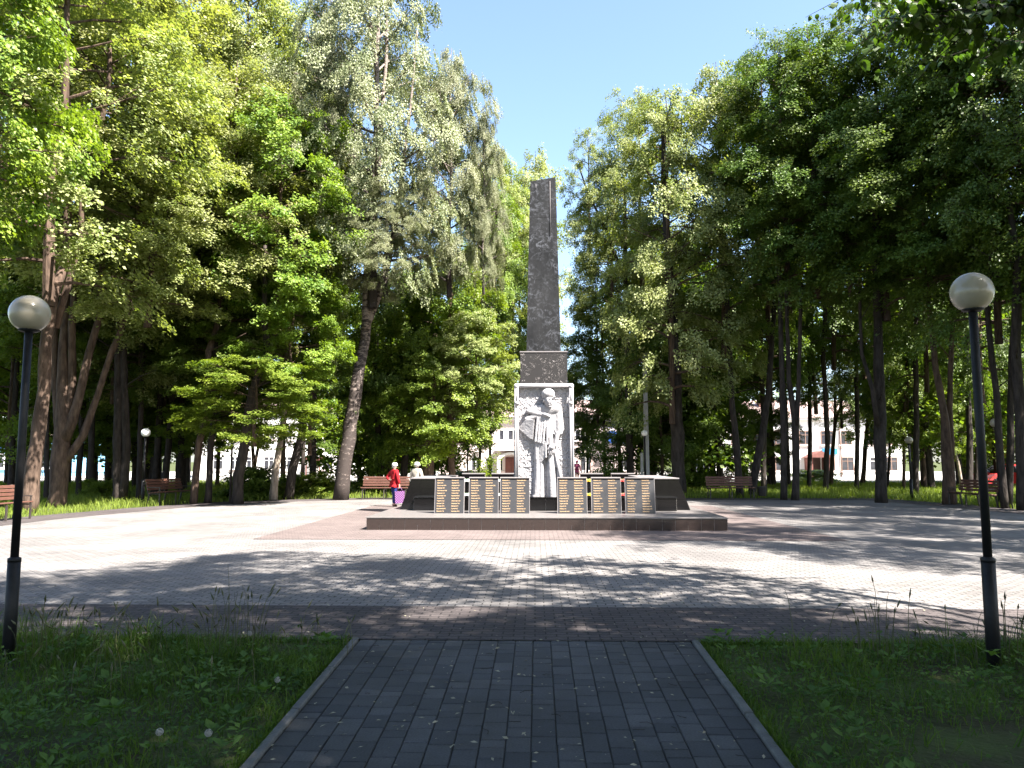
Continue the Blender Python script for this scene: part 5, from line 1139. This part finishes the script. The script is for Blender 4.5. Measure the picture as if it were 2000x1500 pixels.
for k in range(34):      # right wood, tint lowered to paint in its shade
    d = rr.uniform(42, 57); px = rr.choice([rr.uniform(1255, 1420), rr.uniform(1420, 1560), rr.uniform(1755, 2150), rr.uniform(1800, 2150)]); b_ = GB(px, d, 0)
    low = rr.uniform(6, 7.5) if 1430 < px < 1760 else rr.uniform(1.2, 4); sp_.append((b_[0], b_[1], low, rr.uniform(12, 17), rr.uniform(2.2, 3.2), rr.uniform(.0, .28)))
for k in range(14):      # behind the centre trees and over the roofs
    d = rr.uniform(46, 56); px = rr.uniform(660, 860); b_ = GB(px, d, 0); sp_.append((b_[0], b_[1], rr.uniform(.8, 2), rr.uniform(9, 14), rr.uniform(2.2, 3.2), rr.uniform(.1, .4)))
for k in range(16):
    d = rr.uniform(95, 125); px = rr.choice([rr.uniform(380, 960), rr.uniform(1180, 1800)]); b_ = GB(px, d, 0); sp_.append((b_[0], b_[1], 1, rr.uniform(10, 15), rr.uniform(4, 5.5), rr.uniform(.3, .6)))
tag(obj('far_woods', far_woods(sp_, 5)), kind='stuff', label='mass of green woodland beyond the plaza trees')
# ------------------------------------------------------------------ grass, weeds, litter
M['grass'] = leafmat('grass_blades', (.024, .060, .008), (.115, .17, .024), trans=(.38, .54, .05), tf=.4, rough=.7, vary=0)
M['weed'] = leafmat('weed_leaves', (.028, .072, .010), (.10, .17, .032), trans=(.30, .46, .06), tf=.34, rough=.75, vary=0)
M['straw'] = leafmat('dry_stalks', (.045, .055, .02), (.12, .115, .055), trans=(.3, .34, .12), tf=.2, vary=0)
M['puff'] = pmat('dandelion_fluff', (.30, .29, .26), (.36, .35, .32), 20, .9)
M['litter'] = pmat('fallen_bracts', (.16, .14, .085), (.36, .33, .24), 30, .8)
def blades(rs, xy, h, w, lean=.35, z=-.024):
    n = len(xy); a = rs.rand(n) * 2 * np.pi; b_ = rs.rand(n) * 2 * np.pi; ln = h * lean * rs.uniform(.2, 1.6, n)
    p0 = np.c_[xy, np.full(n, z)]; wd = np.c_[np.cos(a), np.sin(a), np.zeros(n)] * w[:, None]; ld = np.c_[np.cos(b_), np.sin(b_), np.zeros(n)]
    p1 = p0 + ld * (ln * .35)[:, None] + np.array([0, 0, 1.]) * (h * .6)[:, None]; p2 = p0 + ld * ln[:, None] + np.array([0, 0, 1.]) * (h * rs.uniform(.8, 1.0, n))[:, None]
    V = np.stack([p0 - wd, p0 + wd, p1 + wd * .75, p1 - wd * .75, p2], 1).reshape(-1, 3); i = np.arange(n) * 5
    return V, np.stack([i, i + 1, i + 2, i + 3], 1), np.stack([i + 3, i + 2, i + 4], 1)
def in_poly(x, y, poly):
    ins = np.zeros(len(x), bool)
    for k in range(len(poly)):
        (xa, ya), (xb, yb) = poly[k - 1], poly[k]; ins ^= ((ya > y) != (yb > y)) & (x < (xb - xa) * (y - ya) / (yb - ya + 1e-12) + xa)
    return ins
def snoise(x, y, s, seed):
    g_ = np.random.RandomState(seed).rand(64, 64); fx, fy = x * s + 100, y * s + 100; i, j = np.floor(fx).astype(int), np.floor(fy).astype(int); a, b_ = fx - i, fy - j
    a, b_ = a * a * (3 - 2 * a), b_ * b_ * (3 - 2 * b_); G_ = lambda p, q: g_[p % 64, q % 64]
    return (G_(i, j) * (1 - a) + G_(i + 1, j) * a) * (1 - b_) + (G_(i, j + 1) * (1 - a) + G_(i + 1, j + 1) * a) * b_
rs = np.random.RandomState(9)
M['lawn'] = leafmat('lawn_blades', (.055, .10, .012), (.23, .28, .04), trans=(.5, .6, .07), tf=.42, rough=.7, vary=0)
# lawn under the trees
n = 190000; d = 17 + 43 * rs.rand(n) ** 1.5; px = rs.uniform(-60, 2060, n); xc = (px - 1000) / F * d
x = xc * cY - d * sY; y = xc * sY + d * cY
keep = ~in_poly(x, y, PLAZA) & ((x < -6) | (x > 7) | (y > 33.5)) & ~((np.abs(xc + 1.2) < 3.2 + (d - 34) * .1) & (d > 34)) & (y < 57)
x, y, d = x[keep], y[keep], d[keep]; nz = snoise(x, y, .8, 4); k2 = rs.rand(len(x)) < .35 + .9 * nz; x, y, d, nz = x[k2], y[k2], d[k2], nz[k2]
h = (.12 + .30 * nz) * rs.uniform(.5, 1.25, len(x)); V, Q, TR = blades(rs, np.c_[x, y], h, .007 * (d / 22) * rs.uniform(.7, 1.4, len(x)), .5)
tag(obj('lawn_grass', np_mesh('lawn_grass', V, quads=Q, tris=TR, attr=np.repeat(np.clip(rs.normal(.55, .22, len(x)), 0, 1), 5), mats=[M['lawn']])), kind='stuff', label='long uncut grass under the trees around the plaza')
# near beds on both sides of the path
def off_path(x, y, m=0.0):      # True outside the tapering kerbs
    return np.abs(x + .1) > 1.572 * (1 - .023 * (7.145 - y)) + m
def bed(name, x0, x1, label, seed, n, bare):
    rs = np.random.RandomState(seed); x = rs.uniform(x0, x1, n); y = 2.6 + 4.42 * rs.rand(n) ** .8; nz = snoise(x, y, 1.3, seed); nz2 = snoise(x, y, 4.0, seed + 1)
    edge = np.minimum(1, (7.15 - y) / .25); dens = np.clip(.25 + 1.1 * nz, 0, 1)
    if bare is not None: dens *= np.clip((np.hypot((x - bare[0]) / bare[2], (y - bare[1]) / bare[3]) - .55) * 2.2, .04, 1)
    k = (rs.rand(n) < dens) & off_path(x, y, .005); x, y, nz, nz2 = x[k], y[k], nz[k], nz2[k]
    hh = (.045 + .13 * nz * nz2 * 2) * rs.uniform(.5, 1.3, len(x)) * (1 + 1.1 * np.clip((y - 5.6) / 1.4, 0, 1) * (np.abs(x + .1) > 2.1))
    ne = int((x1 - x0) * 520); xe = rs.uniform(x0, x1, ne); ye = 7.15 - np.abs(rs.normal(0, .05, ne)); ko = off_path(xe, ye); xe, ye = xe[ko], ye[ko]; x, y, hh = np.r_[x, xe], np.r_[y, ye], np.r_[hh, rs.uniform(.03, .11, len(xe))]
    nk = 1500; yk = rs.uniform(2.8, 7.1, nk); sd_ = -1 if x0 < 0 else 1; xk_ = -.1 + sd_ * (1.572 * (1 - .023 * (7.145 - yk)) + np.abs(rs.normal(0, .04, nk))); x, y, hh = np.r_[x, xk_], np.r_[y, yk], np.r_[hh, rs.uniform(.02, .09, nk)]
    V, Q, TR = blades(rs, np.c_[x, y], hh, rs.uniform(.0022, .0048, len(x)), .75)
    tag(obj(name, np_mesh(name, V, quads=Q, tris=TR, attr=np.repeat(np.clip(rs.normal(.42, .22, len(x)), 0, 1), 5), mats=[M['grass']])), kind='stuff', label=label)
    # broad-leaved weeds
    nr_ = int((x1 - x0) * 4.4 * 52); pos, ax, nm, sz, tt = [], [], [], [], []
    for _ in range(nr_):
        cx_, cy_ = rs.uniform(x0 + .05, x1 - .05), rs.uniform(2.7, 7.0)
        if not off_path(np.array([cx_]), np.array([cy_]), .06)[0]: continue
        if bare is not None and np.hypot((cx_ - bare[0]) / bare[2], (cy_ - bare[1]) / bare[3]) < .85 and rs.rand() < .9: continue
        if snoise(np.array([cx_]), np.array([cy_]), 1.6, seed + 5)[0] < .36: continue
        s0 = rs.choice([.032, .045, .06, .08], p=[.35, .35, .2, .1]); k_ = rs.randint(4, 9); a0 = rs.rand() * 6.28; hz = rs.uniform(0, .14); tv = rs.normal(.5, .22)
        for j in range(k_):
            a = a0 + j * 6.28 / k_ + rs.normal(0, .25); up = rs.uniform(.1, .9); r_ = rs.uniform(.0, .05)
            pos.append((cx_ + np.cos(a) * r_, cy_ + np.sin(a) * r_, hz + rs.uniform(0, .03))); ax.append((np.cos(a), np.sin(a), up - .1)); nm.append((-np.cos(a) * up + rs.normal(0, .2), -np.sin(a) * up + rs.normal(0, .2), 1)); sz.append(s0 * rs.uniform(.7, 1.3)); tt.append(tv + rs.normal(0, .1))
    ng = 15000; gx, gy = rs.uniform(x0, x1, ng), rs.uniform(2.6, 7.1, ng); gn = snoise(gx, gy, 2.2, seed + 9); kg = (rs.rand(ng) < .2 + .9 * gn) & off_path(gx, gy, .01)
    if bare is not None: kg &= (np.hypot((gx - bare[0]) / bare[2], (gy - bare[1]) / bare[3]) > .8) | (rs.rand(ng) < .1)
    gx, gy = gx[kg], gy[kg]; ga = rs.rand(len(gx)) * 6.28
    pos = np.r_[np.array(pos), np.c_[gx, gy, rs.uniform(-.015, .045, len(gx))]]; ax = np.r_[np.array(ax), np.c_[np.cos(ga), np.sin(ga), rs.uniform(-.3, .5, len(gx))]]
    nm = np.r_[np.array(nm), np.c_[rs.randn(len(gx)) * .4, rs.randn(len(gx)) * .4, np.ones(len(gx))]]; sz = np.r_[np.array(sz), rs.uniform(.018, .042, len(gx))]; tt = np.r_[np.array(tt), rs.normal(.4, .22, len(gx))]
    V, q = leaves(rs, pos, ax, nm, sz, .32, .16)
    tag(obj(name.replace('grass', 'weeds'), np_mesh('weeds', V, quads=q, attr=np.repeat(np.clip(tt, 0, 1), 4), mats=[M['weed']])), kind='stuff', label='broad-leaved weeds growing in the ' + label)
bed('bed_grass', -7.2, -1.42, 'shaded grass bed beside the near lamp in the tall grass', 31, 26000, (-4.9, 4.6, .9, .5))
bed('verge_grass', 1.2, 6.6, 'shaded grass bed with bare soil under the other near lamp', 32, 20000, (3.1, 4.35, 1.35, .95))
# bare soil patches lie on the ground sheet
for nm_, cx_, cy_, ra, rb in (('bare_soil', 3.1, 4.3, 1.45, 1.0), ('bare_soil', -4.9, 4.6, 1.0, .6)):
    pts = []; r_ = random.Random(int(cx_ * 10))
    for k in range(28): a = 6.283 * k / 28; f = r_.uniform(.8, 1.1); pts.append((cx_ + ra * f * math.cos(a), cy_ + rb * f * math.sin(a)))
    poly_sheet(nm_, pts, -.024, M['dirt'])
# seeding stalks, in clumps read off the photo
rs = np.random.RandomState(41); V_, Q_, T_, A_ = [], [], [], []; n0 = 0; mb = MB(); rr = random.Random(41)
def stalk(x, y, h, lean):
    a = rr.uniform(0, 6.28); dx, dy = math.cos(a) * lean, math.sin(a) * lean
    pts = [(x, y, -.03), (x + dx * .2, y + dy * .2, h * .45), (x + dx * .6, y + dy * .6, h * .85), (x + dx, y + dy, h)]
    mb.tube(pts, [.0036, .003, .0022, .0015], 4, 0, cap=False, tint=rr.random())
    t = Vector(pts[3]) - Vector(pts[2]); t.normalize()
    if rr.random() < .75:
        e0 = Vector(pts[3]) - t * .02; hl = rr.uniform(.04, .09); sag = Vector((dx, dy, 0)) * .25 * rr.random()
        mb.tube([e0, e0 + t * hl * .4, e0 + t * hl + sag * .2], [.003, .0085, .002], 5, 0, tint=rr.random())
for px, d, sp, k, h0 in ((440, 6.55, .22, 26, .50), (420, 6.5, .05, 3, .66), (330, 6.7, .5, 26, .36), (180, 6.7, .5, 30, .36), (90, 6.6, .3, 14, .42), (560, 6.7, .3, 16, .28), (690, 6.75, .2, 5, .22), (1560, 6.45, .04, 1, .55), (1690, 6.5, .16, 12, .42), (1735, 6.5, .1, 8, .56), (1980, 6.4, .25, 20, .48), (1850, 6.5, .3, 12, .32), (250, 5.6, 1.0, 22, .26), (120, 6.2, .3, 6, .45)):
    for _ in range(k):
        b_ = GB(px, d, 0); stalk(b_[0] + rr.gauss(0, sp * .55), min(7.05, b_[1] + rr.gauss(0, .16)), h0 * rr.uniform(.6, 1.12), rr.uniform(.02, .14))
tag(mb.build('seeding_grass', M['straw']), kind='stuff', label='tall seeding grass stalks at the edge of the plaza paving')
# dandelion clocks
for px, py, lab in ((402, 1425, 'dandelion clock low in the bed nearest the photo bottom'), (538, 1310, 'dandelion clock near the path kerb'), (306, 1423, 'dandelion clock beside its twin in the dark bed'), (484, 1210, 'dandelion clock among the tall stalks')):
    g0 = G(px, py + 60); e = empty('dandelion', (g0[0], g0[1], -.03), lab, 'dandelion', 'dandelion clocks in the grass bed'); hgt = .17
    q = MB(); q.tube([(0, 0, 0), (.01, 0, hgt * .5), (.005, .01, hgt)], .0022, 5); q.build('stem', M['weed'], e)
    q = MB(); r2 = random.Random(px); q.ball((.005, .01, hgt), .007, 8, 6)
    for _ in range(130):
        v = Vector((r2.gauss(0, 1), r2.gauss(0, 1), r2.gauss(0, 1))).normalized(); c0 = Vector((.005, .01, hgt)); q.tube([c0 + v * .006, c0 + v * .019], .0004, 3, cap=False); sd = v.orthogonal().normalized() * .004; s2 = v.cross(sd)
        q.add([c0 + v * .019 + sd, c0 + v * .021 + s2, c0 + v * .019 - sd, c0 + v * .021 - s2], [(0, 1, 2, 3)])
    q.build('seed_head', M['puff'], e)
# small fallen bracts, twigs and leaves on the paving
rs = np.random.RandomState(8); n = 260; x = rs.uniform(-1.5, 1.35, n); y = 3.2 + 4.0 * rs.rand(n); x2 = rs.uniform(-7, 8, 520); y2 = 7.2 + 5.5 * rs.rand(520) ** 1.5
x, y = np.r_[x, x2], np.r_[y, y2]; n = len(x); a = rs.rand(n) * 6.28
V, q = leaves(rs, np.c_[x, y, np.full(n, .007) + rs.rand(n) * .006], np.c_[np.cos(a), np.sin(a), rs.uniform(-.05, .25, n)], np.c_[rs.randn(n) * .3, rs.randn(n) * .3, np.ones(n)], rs.uniform(.015, .05, n), .22, .1)
tag(obj('leaf_litter', np_mesh('leaf_litter', V, quads=q, mats=[M['litter']])), kind='stuff', label='pale fallen bracts scattered on the path')
mb = MB()
for k in range(70):
    cx_, cy_ = rr.uniform(-1.4, 1.3), rr.uniform(3.4, 7.0)
    if k > 40: cx_, cy_ = rr.uniform(-6, 7), rr.uniform(7.3, 11)
    a = rr.uniform(0, 6.28); l = rr.uniform(.03, .11); mb.tube([(cx_, cy_, .009), (cx_ + math.cos(a) * l * .5, cy_ + math.sin(a) * l * .5, .012), (cx_ + math.cos(a + .4) * l, cy_ + math.sin(a + .4) * l, .009)], .002, 4)
tag(mb.build('twig_litter', M['bark_dark']), kind='stuff', label='small dark twigs fallen on the paving')
